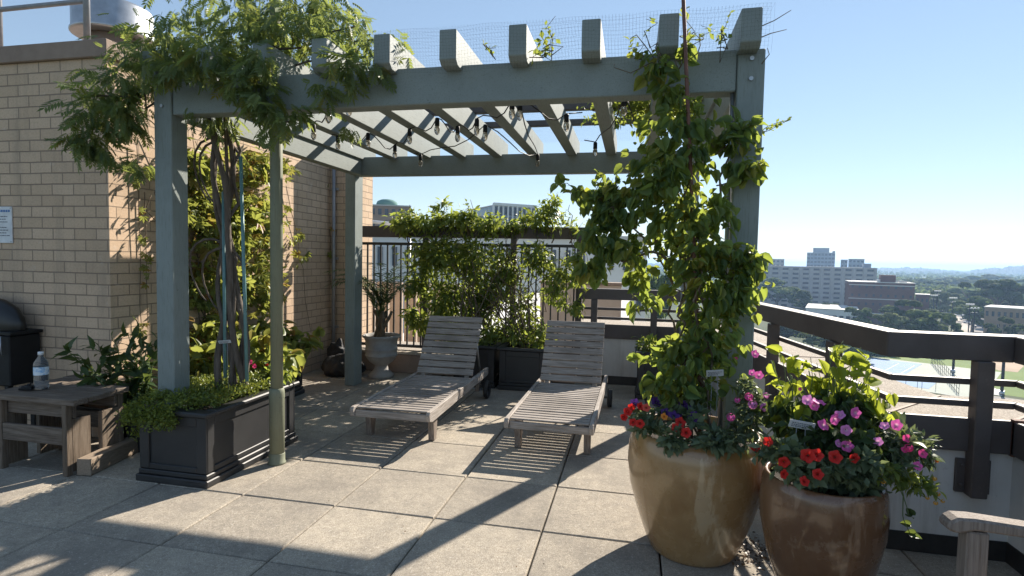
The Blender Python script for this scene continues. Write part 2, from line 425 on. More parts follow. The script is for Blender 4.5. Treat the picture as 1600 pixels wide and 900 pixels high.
# low kerb under the fence
kw = thing('fence_kerb', 'low tan concrete kerb under the metal picket fence', 'kerb', (-2, 6.6, 0))
b = MB(); b.box(-3.49, 6.5, 0, -.63, 6.69, .235); b.build('kerb', M['coping'], kw, bevel=.01)
b = MB(); b.box(-3.495, 6.47, .237, -.63, 7.3, .27); b.build('cap', M['ledge'], kw, bevel=.006)

gr = thing('guard_railing', 'dark brown railing with wide top rail round the terrace corner', 'railing', (1.3, 3.1, 0))
RAILP = [tuple(p) for p in offset_poly(INNER, .0)]
def rails(d, w, z0, z1, name):
    b = MB(); strip(b, RAILP, d-w/2, d+w/2, z0, z1); return b.build(name, M['brown'], gr, bevel=.004)
rails(-.0, .11, 1.0, 1.125, 'top_rail')
rails(-.0, .035, .875, .905, 'middle_rail'); rails(-.0, .035, .765, .795, 'middle_rail')
def railpost(x, y, ang, tall=1.0):
    c, s = math.cos(ang), math.sin(ang)          # ang: direction of the wall line
    n = np.array([-s, c, 0.]); t = np.array([c, s, 0.]); p = np.array([x, y, 0.])-n*.045
    b = MB(); b.obox(p+np.array([0, 0, .665]), t*.036, n*.034, np.array([0, 0, .335])); o = b.build('post', M['brown'], gr, bevel=.004)
    b = MB(); b.obox(p+n*.033+np.array([0, 0, .42]), t*.075, n*.008, np.array([0, 0, .085]))
    for q in (-1, 1):
        for z in (.37, .47): b.lathe([(.008, 0), (.008, .01), (.004, .014)], tuple(p+t*q*.055+n*.018+np.array([0, 0, z])), 8)
    b.build('base_plate', M['brown'], o, bevel=.002)
railpost(1.675, 3.16, 0); railpost(-.43, 6.63, 0); railpost(.25, 6.63, 0)
dr = np.array([.5, -3.47]); angr = math.atan2(dr[1], dr[0])
for t in (.08, .40, .60, .86): railpost(.80+.5*t, 6.63-3.47*t, angr)
railpost(1.85, 2.2, -PI/2)

# ------------------------------------------------------------------ metal picket fence at the back
YF = 6.66
fn = thing('picket_fence', 'dark metal picket fence overgrown with vines at the back', 'fence', (-2, YF, .27))
b = MB(); b.box(-3.49, YF-.05, 1.70, -.55, YF+.05, 1.84); b.build('top_rail', M['brown'], fn, bevel=.004)
for z in (1.60, .30):
    b = MB(); b.box(-3.49, YF-.02, z, -.6, YF+.02, z+.035); b.build('rail', M['blackmetal'], fn, bevel=.003)
xs = np.arange(-3.44, -.66, .092)
b = MB(); b.box(-.009, -.009, 0, .009, .009, 1.30)
pk = None
for x in xs:
    if pk is None:
        b = MB(); b.box(x-.009, YF-.009, .325, x+.009, YF+.009, 1.61); pk = b.build('picket', M['blackmetal'], fn); px0 = x
    else:
        c = pk.copy(); link(c); c.parent = fn; c.location.x = x-px0
for x in (-2.55, -1.42, -.62):
    b = MB(); b.box(x-.035, YF-.035, .272, x+.035, YF+.035, 1.71); b.build('post', M['brown'], fn, bevel=.003)
# ------------------------------------------------------------------ pergola
pg = thing('pergola', 'sage grey timber pergola of heavy posts, beams and rafters over the loungers', 'pergola', (-1.2, 4.4, 0))
def pbox(name, x0, y0, z0, x1, y1, z1, m='sage', bv=.005, parent=pg):
    b = MB(); b.box(x0, y0, z0, x1, y1, z1); return b.build(name, M[m], parent, bevel=bv)
pbox('post', -3.02, 3.05, 0, -2.89, 3.185, 2.528, 'sage_z'); pbox('post', .487, 3.05, 0, .617, 3.185, 2.528, 'sage_z')
pbox('post', -3.13, 5.68, 0, -3.01, 5.86, 2.528, 'sage_z'); pbox('post', .475, 5.68, 0, .60, 5.84, 2.528, 'sage_z')
pbox('beam', -2.888, 3.062, 2.325, .485, 3.172, 2.533); pbox('beam', -3.008, 5.685, 2.33, .473, 5.79, 2.533)
pbox('side_beam', -3.03, 3.188, 2.335, -2.93, 5.68, 2.531); pbox('side_beam', .50, 3.188, 2.335, .60, 5.68, 2.531)
for k in range(10):
    x = .478-.387*k; y0, y1 = 2.95, 5.97
    P = [(y0, 2.53), (y0+.035, 2.503), (y1-.12, 2.503), (y1, 2.56), (y1, 2.69), (y0, 2.69)]
    b = MB(); b.prism(P, 0, x+.002, x+.098); b.build('rafter', M['sage'], pg, bevel=.004)
for y in (4.70, 5.22):
    b = MB(); b.box(-2.95, y-.03, 2.692, .66, y+.03, 2.745); b.build('purlin', M['brown'], pg, bevel=.004)
b = MB(); b.tube([(.474, 3.10, 0), (.474, 3.10, 2.5)], .011, 8); b.build('conduit', M['galv'], pg)
for x in (-2.955, .552):
    for z in (2.38, 2.48):
        b = MB(); b.tube([(x, 3.048, z), (x, 3.040, z)], .011, 8); b.build('bolt_head', M['galv'], pg)
# bird netting over the rafters and hanging in front of the beam
def netting():
    V = []; F = []
    def line(pts, w):
        pts = np.array(pts, float)
        for i in range(len(pts)-1):
            a, c = pts[i], pts[i+1]; d = c-a; d = d/(np.linalg.norm(d)+1e-9)
            for u in (np.cross(d, (0, 1, 0)), np.cross(d, (0, 0, 1))):
                l = np.linalg.norm(u)
                if l < .2: continue
                u = u/l*w/2; n = len(V); V.extend([a-u, a+u, c+u, c-u]); F.append((n, n+1, n+2, n+3)); break
    X0, X1 = -1.5, .64
    def surf(x, t):      # t from 0 (hem on the beam) to 1.. over the rafters
        sag = .035*abs(math.sin((x-.478)/.387*PI))
        if t < 1: return (x, 2.93-.012*math.sin(t*3)+.11*(1-t)*.4, 2.47+.225*t+.008*math.sin(x*14))
        return (x, 2.93+(t-1)*2.9, 2.698-sag*min(1, (t-1)*6))
    xs = np.arange(X0, X1, .017)
    for x in xs: line([surf(x, t) for t in (.0, .35, .7, 1, 1.12, 1.4, 1.8, 2.0)], .00045)
    for t in list(np.arange(0, 1.001, 0.075))+list(np.arange(1.02, 2, .02)):
        line([surf(x, t) for x in np.arange(X0, X1, .048)], .00045)
    tag(mesh_np('bird_netting', V, F, M['cord'], loc=(-.4, 3, 2.6)), 'fine black bird netting stretched over the pergola rafters', 'netting')
netting()
# string of bulbs under the rafters
sl = thing('string_lights', 'black cord of clear bulbs strung under the pergola rafters', 'string lights', (-1.2, 4.5, 2.45))
M['bulb'] = None
m, nt, bs, out = newmat('clear_bulb_glass'); bs.inputs['Base Color'].default_value = (.62, .55, .45, 1)
bs.inputs['Transmission Weight'].default_value = .75; bs.inputs['Roughness'].default_value = .12; bs.inputs['IOR'].default_value = 1.2; M['bulb'] = m
rows = [[(490, 205), (513, 177), (545, 165)], [(528, 222), (575, 218), (617, 236), (640, 212), (683, 196), (715, 208), (745, 197), (800, 170)],
        [(657, 250), (758, 206), (840, 250), (812, 172), (885, 190)], [(930, 232), (975, 165), (1000, 200)]]
bm_, sk_ = None, None
for rw in rows:
    P = [onz(x, y, 2.425) for x, y in rw]
    P = [p for p in P]
    pts = []
    for i, p in enumerate(P):
        top = p+np.array([0, 0, .055])
        if i:
            q = P[i-1]+np.array([0, 0, .055])
            for t in (.2, .4, .6, .8): pts.append(q+(top-q)*t+np.array([0, 0, -.05*math.sin(t*PI)+.03*math.sin(t*2*PI)]))
        pts.append(top)
    b = MB(); b.tube([pts[0]+np.array([-.1, .05, .03])]+pts+[pts[-1]+np.array([.1, .1, .03])], .0045, 6); b.build('cord', M['cord'], sl)
    for p in P:
        if bm_ is None:
            p0 = p
            b = MB(); b.lathe([(.010, .0), (.019, -.016), (.0215, -.034), (.018, -.054), (.008, -.067), (.001, -.070)], tuple(p), 12); bm_ = b.build('bulb', M['bulb'], sl)
            b = MB(); b.lathe([(.012, .055), (.017, .045), (.018, .0), (.016, -.006)], tuple(p), 10); sk_ = b.build('socket', M['black'], bm_)
        else:
            c = bm_.copy(); link(c); c.location = Vector(p-p0); d = sk_.copy(); link(d); d.parent = c

# ------------------------------------------------------------------ round pole in front of the planter
PX, PY = -2.385, 3.40
rp = thing('round_pole', 'round olive painted steel pole standing beside the charcoal planter', 'pole', (PX, PY, 0))
b = MB(); b.lathe([(.041, .46), (.040, 3.3)], (PX, PY, 0), 20); b.build('shaft', M['pole'], rp)
b = MB(); b.lathe([(.050, .012), (.0495, .455), (.0515, .462), (.051, .50), (.047, .525), (.0415, .53)], (PX, PY, 0), 20); b.build('sleeve', M['pole'], rp)
b = MB(); b.lathe([(.06, 0), (.06, .01), (.053, .016), (.053, .07), (.0505, .075)], (PX, PY, 0), 20); b.build('foot_collar', M['pole'], rp)

# ------------------------------------------------------------------ charcoal planter boxes
def planter(name, label, x0, y0, x1, y1, h, t=.035, loc=None, soil=True, taper=.0):
    r = thing(name, label, 'planter', ((x0+x1)/2, (y0+y1)/2, 0))
    f = .03
    b = MB()                                     # hollow body: four walls
    ix0, iy0, ix1, iy1 = x0+f, y0+f, x1-f, y1-f
    b.box(ix0, iy0, .08, ix1, iy0+t, h-.03); b.box(ix0, iy1-t, .08, ix1, iy1, h-.03)
    b.box(ix0, iy0+t, .08, ix0+t, iy1-t, h-.03); b.box(ix1-t, iy0+t, .08, ix1, iy1-t, h-.03)
    b.box(ix0+t, iy0+t, .085, ix1-t, iy1-t, .10)
    b.build('body', M['plastic'], r, bevel=.004)
    b = MB()                                     # stepped plinth
    b.box(x0, y0, 0, x1, y1, .045); b.build('plinth', M['plastic'], r, bevel=.006)
    b = MB(); b.box(x0+.012, y0+.012, .047, x1-.012, y1-.012, .078); b.build('plinth_moulding', M['plastic'], r, bevel=.006)
    b = MB(); e = .012                           # raised frame of the recessed panels
    zs0, zs1 = .082, h-.035; w = .06
    for (a0, a1, yy, s) in ((ix0, ix1, iy0, -1), (ix0, ix1, iy1, 1)):
        ya, yb = (yy-e, yy-.001) if s < 0 else (yy+.001, yy+e)
        b.box(a0-e, ya, zs0, a0+w, yb, zs1); b.box(a1-w, ya, zs0, a1+e, yb, zs1)
        b.box(a0+w+.001, ya, zs0, a1-w-.001, yb, zs0+.035); b.box(a0+w+.001, ya, zs1-.06, a1-w-.001, yb, zs1)
    for (xx, s) in ((ix0, -1), (ix1, 1)):
        xa, xb = (xx-e, xx-.001) if s < 0 else (xx+.001, xx+e)
        b.box(xa, iy0, zs0, xb, iy0+w, zs1); b.box(xa, iy1-w, zs0, xb, iy1, zs1)
        b.box(xa, iy0+w+.001, zs0, xb, iy1-w-.001, zs0+.035); b.box(xa, iy0+w+.001, zs1-.06, xb, iy1-w-.001, zs1)
    b.build('panel_frame', M['plastic'], r, bevel=.004)
    b = MB(); o = .01
    b.box(x0-o, y0-o, h-.03, x1+o, y0+.075, h); b.box(x0-o, y1-.075, h-.03, x1+o, y1+o, h)
    b.box(x0-o, y0+.076, h-.03, x0+.075, y1-.076, h); b.box(x1-.075, y0+.076, h-.03, x1+o, y1-.076, h)
    b.build('rim', M['plastic'], r, bevel=.008)
    b = MB(); b.box(x0+.07, y0+.07, .11, x1-.07, y1-.07, h-.035); b.build('soil', M['soil'], r)
    return r
planter('planter_box', 'long charcoal planter box of spreading ground cover beside the round pole', -3.05, 2.90, -2.52, 3.86, .47)
planter('planter_box', 'charcoal planter box behind the round pole against the brick side wall', -3.74, 4.62, -3.34, 5.24, .46)
planter('planter_box', 'charcoal planter box by the fence left of the pair, behind the left lounger', -1.98, 6.0, -1.47, 6.42, .47)
planter('planter_box', 'charcoal planter box at the fence between the two loungers', -1.44, 5.98, -.88, 6.42, .47)
planter('planter_box', 'charcoal planter box in the far corner behind the tall glazed pot', .06, 5.98, .46, 6.40, .50)

# ------------------------------------------------------------------ loungers
def lounger():
    r = thing('sun_lounger', 'weathered teak lounger with raised slatted back, left of the two, partly under dappled shade', 'sun lounger', (0, 0, 0))
    W = .31
    for s in (-1, 1):
        P = [(0.0, .285), (-.02, .262), (-.008, .212), (.06, .195), (1.80, .205), (1.83, .225), (1.83, .285)]
        b = MB(); b.prism(P, 0, s*W-.016, s*W+.016); b.build('side_rail', M['teak_y'], r, bevel=.004)
    b = MB()
    for k in range(19):
        y = .035+k*.0672; b.box(-W+.02, y, .266+random.uniform(-.001, .001), W-.02, y+.046+random.uniform(-.001, .001), .277+random.uniform(-.001, .002))
    b.build('seat_slats', M['teak_x'], r, bevel=.003)
    b = MB(); b.box(-W+.017, .012, .205, W-.017, .034, .258); b.build('cross_bar', M['teak_x'], r, bevel=.003); b = MB(); b.box(-W+.017, 1.30, .21, W-.017, 1.34, .255); b.build('cross_bar', M['teak_x'], r, bevel=.003)
    hy, hz = 1.315, .275; ty, tz = 1.70, .83
    d = np.array([0, ty-hy, tz-hz]); L = np.linalg.norm(d); d = d/L; nrm = np.array([0, -d[2], d[1]])
    b = MB()
    for k in range(9):
        c = np.array([0, hy, hz])+d*(.012+.036+k*(L-.012)/9)+nrm*.012
        b.obox(c, (W-.02, 0, 0), d*(L/9/2-.0065), nrm*.009)
    b.build('backrest', M['teak_x'], r, bevel=.003)
    for s in (-1, 1):
        b = MB(); b.obox(np.array([s*(W-.085), hy, hz])+d*L/2-nrm*.012, (.02, 0, 0), d*L/2, nrm*.0145); b.build('back_frame', M['teak_y'], r, bevel=.003)
        b = MB(); q = np.array([s*(W-.05), hy, hz])+d*L*.62-nrm*.014; b.tube([q, (s*(W-.05), 1.72, .262)], .009, 8); b.build('prop_rod', M['galv'], r)
        x = s*(W-.045)
        b = MB(); b.prism([(.20, .0), (.255, .0), (.285, .215), (.17, .215)], 0, x-.024, x+.024); b.build('leg', M['teak_z'], r, bevel=.004)
        b = MB(); b.box(x-.02, 1.60, .07, x+.02, 1.67, .21); b.build('leg', M['teak_z'], r, bevel=.004)
        b = MB(); xc = s*(W+.05)
        V = [(.055, -.02), (.085, -.022), (.092, -.012), (.092, .012), (.085, .022), (.055, .02)]
        n = 24; VV = []; 
        for rr_, xx in V:
            for k in range(n): VV.append((xc+xx, 1.64+rr_*math.cos(2*PI*k/n), .092+rr_*math.sin(2*PI*k/n)))
        FF = [(i*n+k, i*n+(k+1) % n, ((i+1) % 6)*n+(k+1) % n, ((i+1) % 6)*n+k) for i in range(6) for k in range(n)]
        b.add(VV, FF, True); w = b.build('wheel', M['rubber'], r)
        b = MB(); b.tube([(xc-.014, 1.64, .092), (xc+.014, 1.64, .092)], .056, 20); b.tube([(xc-.024, 1.64, .092), (xc+.026, 1.64, .092)], .014, 12); b.build('hub', M['black'], w)
    b = MB(); b.tube([(-W-.05, 1.64, .092), (W+.05, 1.64, .092)], .008, 8); b.build('axle', M['galv'], r)
    return r
lg = lounger(); lg.location = (-1.785, 3.93, 0); lg.rotation_euler.z = R(.8); lg['group'] = 'teak sun loungers'
l2 = copy_tree(lg); l2.location = (-.565, 3.95, 0); l2.rotation_euler.z = R(-.6)
l2['label'] = 'weathered teak lounger with raised slatted back, right of the two, seat mostly in sun'

# ------------------------------------------------------------------ glazed pots
def glaze(name, a, c_, d, run):
    m, nt, bs, out = newmat(name); v = coords(nt); vs = coords(nt, (3.5, 3.5, .55))
    f = noise(nt, v, 3.2, 6, .65); g = noise(nt, vs, 3.0, 5, .6); s2 = noise(nt, coords(nt, (1, 1, .25)), 34, 4)
    col = ramp(nt, f, [(.32, a), (.5, c_), (.68, d)])
    col = mixc(nt, mixfac(nt, g, .57, .61, .55), col, run)
    col = mixc(nt, mixfac(nt, noise(nt, v, 5.5, 8, .7), .60, .635, .55), col, tuple(x*.8 for x in run))
    col = mixc(nt, mixfac(nt, noise(nt, v, 60, 3, .6), .70, .74, .6), col, (.06, .04, .03))
    col = mixc(nt, mixfac(nt, s2, .55, .8, .4), col, tuple(x*1.25 for x in d))
    nt.links.new(col, bs.inputs['Base Color'])
    nt.links.new(ramp(nt, f, [(.3, (.16,)*3), (.75, (.42,)*3)]), bs.inputs['Roughness'])
    bs.inputs['Coat Weight'].default_value = .55; bs.inputs['Coat Roughness'].default_value = .06
    bump(nt, bs, noise(nt, v, 22, 4), .08, .006); return m
M['glaze1'] = glaze('ochre_glaze', (.25, .135, .052), (.32, .188, .078), (.39, .248, .118), (.53, .39, .235))
M['glaze2'] = glaze('brown_glaze', (.12, .056, .025), (.155, .076, .036), (.195, .105, .054), (.29, .185, .115))
def gpot(name, label, x, y, prof, m, rim):
    r = thing(name, label, 'pot', (x, y, 0)); b = MB(); b.lathe(prof, (x, y, 0), 64, cap=False)
    b.build('body', M[m], r)
    zr = prof[-1][1]
    b = MB(); b.lathe([(.001, rim[1]), (rim[0], rim[1])], (x, y, 0), 32, cap=False); b.build('soil', M['soil'], r)
    return r
P1 = (.335, 2.93); P2 = (.815, 2.56)
gpot('glazed_pot', 'large ochre glazed pot with pale run marks, taller and left of the two', *P1,
     [(.001, .0), (.205, .0), (.215, .012), (.235, .06), (.285, .20), (.318, .32), (.332, .43), (.328, .52), (.315, .58), (.303, .605), (.296, .610), (.286, .606), (.286, .55)], 'glaze1', (.287, .57))
gpot('glazed_pot', 'dark brown glazed pot with brighter flowers, right of the two and closer', *P2,
     [(.001, .0), (.135, .0), (.145, .012), (.165, .07), (.210, .21), (.238, .35), (.244, .44), (.236, .52), (.226, .555), (.220, .560), (.211, .556), (.211, .51)], 'glaze2', (.212, .52))

# ------------------------------------------------------------------ urn
UX, UY = -2.94, 6.22
ur = thing('stone_urn', 'grey cast stone pedestal urn beside the fence holding a palm', 'urn', (UX, UY, 0))
b = MB(); b.lathe([(.001, 0), (.15, 0), (.15, .035), (.135, .045), (.12, .06), (.085, .10), (.075, .135), (.09, .155)], (UX, UY, 0), 36, cap=False); b.build('pedestal', M['stonepot'], ur)
b = MB(); b.lathe([(.09, .153), (.14, .19), (.175, .235), (.185, .26), (.192, .262), (.192, .275), (.185, .278), (.187, .33), (.192, .335), (.192, .35), (.186, .353), (.19, .44), (.205, .475), (.225, .487), (.228, .505), (.215, .512), (.195, .508), (.185, .47)], (UX, UY, 0), 36, cap=False); b.build('bowl', M['stonepot'], ur)
b = MB(); b.lathe([(.001, .475), (.186, .475)], (UX, UY, 0), 24, cap=False); b.build('soil', M['soil'], ur)

# ------------------------------------------------------------------ old side tables on the left
def table(name, label, x0, x1, y0, y1, h, nb):
    r = thing(name, label, 'table', ((x0+x1)/2, (y0+y1)/2, 0))
    b = MB(); wd = (y1-y0)/nb
    for k in range(nb):
        b.box(x0+random.uniform(-.015, .0), y0+k*wd+.003, h-.034+random.uniform(-.003, .003), x1+random.uniform(0, .02), y0+(k+1)*wd-.003, h+random.uniform(-.003, .003))
    b.build('top', M['oldwood_x'], r, bevel=.004)
    b = MB(); b.box(x0+.03, y0+.05, h-.13, x1-.05, y0+.075, h-.037); b.box(x0+.03, y1-.075, h-.13, x1-.05, y1-.05, h-.037); b.build('apron', M['oldwood_x'], r, bevel=.003)
    for xx in (x0+.13, x1-.05):
        for ya, yb in ((y0+.005, y0+.045), (y1-.045, y1-.005)):
            b = MB(); b.box(xx-.038, ya, 0, xx, yb, h-.037); o = b.build('leg', M['oldwood_z'], r, bevel=.003)
        for ya, yb in ((y0+.046, y0+.17), (y1-.17, y1-.046)):
            b = MB(); b.box(xx-.036, ya, .02, xx-.002, yb, h-.135); b.build('leg_board', M['oldwood_z'], r, bevel=.003)
    b = MB(); b.box(x0+.131, y0+.01, .20, x1-.089, y0+.034, .31); b.build('stretcher', M['oldwood_x'], r, bevel=.003)
    b = MB(); b.box(x0+.131, y1-.034, .20, x1-.089, y1-.01, .31); b.build('stretcher', M['oldwood_x'], r, bevel=.003)
    return r
table('side_table', 'weathered grey wooden side table with a water bottle on its boards', -4.16, -3.45, 2.83, 3.25, .50, 4)
table('side_table', 'old narrow wooden bench table tucked behind the front table near the leafy shrub', -4.2, -3.58, 3.27, 3.50, .49, 2)
# bottle and small dark object
bx, by, _ = onz(65, 607, .505); by = min(by, 3.2)
bt = thing('water_bottle', 'clear plastic water bottle with pale blue label standing on the table', 'bottle', (bx, by, .503))
m, nt, bs, out = newmat('clear_plastic'); bs.inputs['Base Color'].default_value = (.86, .9, .94, 1); bs.inputs['Transmission Weight'].default_value = .88
bs.inputs['Roughness'].default_value = .08; bs.inputs['IOR'].default_value = 1.12; M['pet'] = m
b = MB(); b.lathe([(.001, .0), (.034, .0), (.041, .008), (.042, .05), (.040, .058), (.042, .066), (.0405, .09), (.042, .098), (.042, .165), (.040, .18), (.028, .205), (.016, .222), (.0145, .235)], (bx, by, .503), 24); b.build('body', M['pet'], bt)
b = MB(); b.lathe([(.0165, .234), (.0165, .255), (.001, .256)], (bx, by, .503), 16); b.build('cap', M['paper'], bt)
M['blabel'] = pm('blue_white_label', (.25, .48, .75), (.75, .83, .90), 30, .4, 0, lo=.42, hi=.55)
b = MB(); b.lathe([(.0428, .10), (.0428, .155)], (bx, by, .503), 24, cap=False); b.build('label_band', M['blabel'], bt)
kx, ky, _ = onz(44, 608, .51)
b = MB(); b.obox((kx, ky, .52), (.035, .008, 0), (-.006, .022, 0), (0, 0, .014)); b.obox((kx-.035, ky-.01, .512), (.02, .004, 0), (-.003, .016, 0), (0, 0, .008)); b.obox((kx+.012, ky-.004, .54), (.012, .004, .0), (-.002, .01, .002), (0, 0, .008))
tag(b.build('sunglasses_case', M['black'], loc=(kx, ky, .503), bevel=.006), 'small black folded case lying beside the water bottle', 'case')
# grill
gx = at(62, 540, 3.49)[0]
gl = thing('charcoal_grill', 'black barbecue grill with domed lid against the brick wall', 'grill', (-4.6, 3.37, 0))
b = MB(); b.box(-5.05, 3.27, .42, gx, 3.50, .80); b.build('firebox', M['black'], gl, bevel=.008)
b = MB(); b.box(-5.05, 3.265, .805, gx+.02, 3.505, .83); b.build('shelf', M['black'], gl, bevel=.004)
cx_ = at(-30, 500, 3.38)[0]
b = MB(); rl = at(38, 500, 3.38)[0]-cx_; b.lathe([(rl, .832), (rl*1.02, .87), (rl*.98, .93), (rl*.86, 1.0), (rl*.62, 1.055), (rl*.3, 1.085), (.001, 1.09)], (cx_, 3.38, 0), 32, cap=False)
M['gloss'] = pm('glossy_black_enamel', (.008, .008, .008), (.012, .012, .012), 6, .3, 0)
ld = b.build('lid', M['gloss'], gl)
for v in ld.data.vertices: v.co.y *= min(1, .115/rl)
b = MB(); b.tube([(cx_-.06, 3.26, .93), (cx_-.06, 3.22, .93), (cx_+.06, 3.22, .93), (cx_+.06, 3.26, .93)], .009, 8); b.build('handle', M['galv'], ld)
for x in (-5.0, gx-.04):
    for y in (3.29, 3.47):
        b = MB(); b.box(x-.018, y-.018, 0, x+.018, y+.018, .42); b.build('leg', M['black'], gl)
b = MB(); b.tube([(gx-.06, 3.255, .80), (gx-.055, 3.25, .72), (gx-.05, 3.255, .66)], .005, 6); b.build('tool_hook', M['galv'], gl)
# length of timber on the paving
a = np.array([-3.425, 2.86, 0]); e = np.array([-3.53, 3.42, 0])
b = MB(); dv = (e-a)/np.linalg.norm(e-a); b.bar(np.array([a[0], a[1]+.02, .055])-dv*.0, np.array([e[0], e[1], .055])+dv*.25, .095, .108)
tag(b.build('timber_length', M['timber'], loc=(a[0], a[1], 0), bevel=.004), 'sawn timber lying on the paving beside the table leg', 'timber')
# rumpled sack by the wall corner
def lump(name, label, cat, c, r, m, seed, sq=.7):
    rs = np.random.default_rng(seed); bm = bmesh.new(); bmesh.ops.create_icosphere(bm, subdivisions=4, radius=1)
    ph_ = rs.uniform(0, 6, (10, 3)); fr = rs.normal(0, 4.5, (10, 3))
    V = []
    for v in bm.verts:
        p = np.array(v.co); k = 1+sum(.055*math.sin(np.dot(fr[i], p)+ph_[i, 0]) for i in range(10))
        q = p*k*np.array(r); q[2] = max(q[2], -r[2]*sq); V.append(q+np.array(c)+np.array([0, 0, r[2]*sq]))
    F = [tuple(v.index for v in f.verts) for f in bm.faces]; bm.free()
    o = mesh_np(name, V, F, M[m], loc=(c[0], c[1], 0), smooth=True); return tag(o, label, cat)
M['sack'] = pm('black_plastic_sack', (.010, .010, .011), (.02, .02, .021), 10, .65, .4, dist=.02)
lump('rubbish_sack', 'slumped black plastic sack in the brick wall corner', 'sack', (-3.42, 6.2, 0), (.23, .2, .15), 'sack', 3)
lump('rubbish_sack', 'small upright black bundle leaning on the inner brick corner', 'sack', (-3.62, 6.38, 0), (.12, .1, .22), 'sack', 5)

# ------------------------------------------------------------------ bench in the lower right corner
bn = thing('garden_bench', 'grey weathered garden bench arm entering at the lower right corner', 'bench', (1.45, 1.7, 0))
ya = 2.10
def armpart(y):
    b = MB(); P = [(1.04, .585), (1.045, .612), (1.07, .628), (1.12, .630), (1.40, .612), (1.72, .60), (1.72, .565), (1.40, .578), (1.12, .590), (1.07, .575)]
    b.prism(P, 1, y-.035, y+.035); b.build('armrest', M['teak_z'], bn, bevel=.008)
    b = MB(); b.box(1.10, y-.028, 0, 1.165, y+.028, .584); b.build('leg', M['teak_z'], bn, bevel=.005)
    b = MB(); b.box(1.68, y-.028, 0, 1.74, y+.028, .84); b.build('leg', M['teak_z'], bn, bevel=.005)
    b = MB(); b.box(1.167, y-.018, .32, 1.678, y+.018, .39); b.build('seat_rail', M['teak_x'], bn, bevel=.004)
armpart(ya); armpart(ya-1.5)
for k in range(6):
    b = MB(); x = 1.11+.09*k; b.box(x, ya-1.53, .392, x+.07, ya+.03, .415); b.build('seat_slat', M['teak_y'], bn, bevel=.004)
for z in (.55, .66, .77):
    b = MB(); b.box(1.69, ya-1.47, z, 1.712, ya-.03, z+.07); b.build('back_slat', M['teak_y'], bn, bevel=.004)

# ------------------------------------------------------------------ plant name tags
def ptag(label, p, w, h, ground, tilt=0.0, yaw=0.0):
    r = thing('plant_tag', label, 'plant tag', (p[0], p[1], ground))
    c, s = math.cos(yaw), math.sin(yaw); ax = np.array([c, s, 0.])*w/2+np.array([0, 0, 1.])*tilt*w/2; up = np.array([-tilt*c, -.35*c, .94])*h/2
    nn = np.cross(ax, up); nn /= np.linalg.norm(nn)
    b = MB(); b.obox(p, ax, up, nn*.0012); o = b.build('plate', M['galv'] if False else M['tagplate'], r, bevel=.0006)
    b = MB()
    for k, q in enumerate((.35, -.1, -.5)):
        x = -.8
        while x < .75-.2*k:
            l = random.uniform(.05, .16); b.obox(np.array(p)+ax*(x+l/2)+up*q-nn*.0017 if nn[1] > 0 else np.array(p)+ax*(x+l/2)+up*q+nn*.0017, ax*l/2, up*.11, nn*.0004); x += l+.05
    b.build('printed_text', M['ink'], o)
    for q in (-.35, .35):
        b = MB(); t = np.array(p)+ax*q-up*.8; b.tube([t, (t[0], t[1]+.01, ground)], .0014, 6); b.build('stake', M['steelrail'], r)
M['tagplate'] = flat('tag_plate', (.50, .53, .55), .4)
ptag('pale name tag on wire stakes among the vine trunks in the long planter', at(351, 534, 3.25), .095, .022, .46, .12)
ptag('pale name tag on wire stakes in the ochre pot below the tall vine', at(1117, 583, 2.78), .078, .034, .57, .12)
ptag('pale blank name tag tilted among flowers of the dark brown pot', at(1253, 664, 2.42), .095, .036, .53, -.12)
# ------------------------------------------------------------------ leaf templates (triangles), length along +Y
def tmpl_heart(fold=.14, droop=.22):
    V = [(0, 0, 0), (0, .35, -.0), (0, .70, -.05), (0, 1.0, -droop)]
    Lf = [(-.20, -.14, .05), (-.42, .06, fold), (-.45, .34, fold*.95), (-.27, .70, fold*.3)]
    Rt = [(-x, y, z) for x, y, z in Lf]; V = V+Lf+Rt
    F = []
    for o in (4, 8):
        F += [(0, o, o+1), (0, o+1, 1), (1, o+1, o+2), (1, o+2, 2), (2, o+2, o+3), (2, o+3, 3)]
    return np.array(V), np.array(F)
def tmpl_lance(w=.17, fold=.05, droop=.18):
    V = [(0, 0, 0), (0, .5, .02), (0, 1, -droop), (-w, .30, fold), (-w*.85, .62, fold*.5), (w, .30, fold), (w*.85, .62, fold*.5)]
    F = [(0, 1, 3), (3, 1, 4), (4, 1, 2), (0, 5, 1), (5, 6, 1), (6, 2, 1)]
    return np.array(V), np.array(F)
def tmpl_oval(w=.3):
    V = [(0, 0, 0), (-w, .5, .07), (0, 1, -.05), (w, .5, .07)]
    return np.array(V), np.array([(0, 1, 2), (0, 2, 3)])
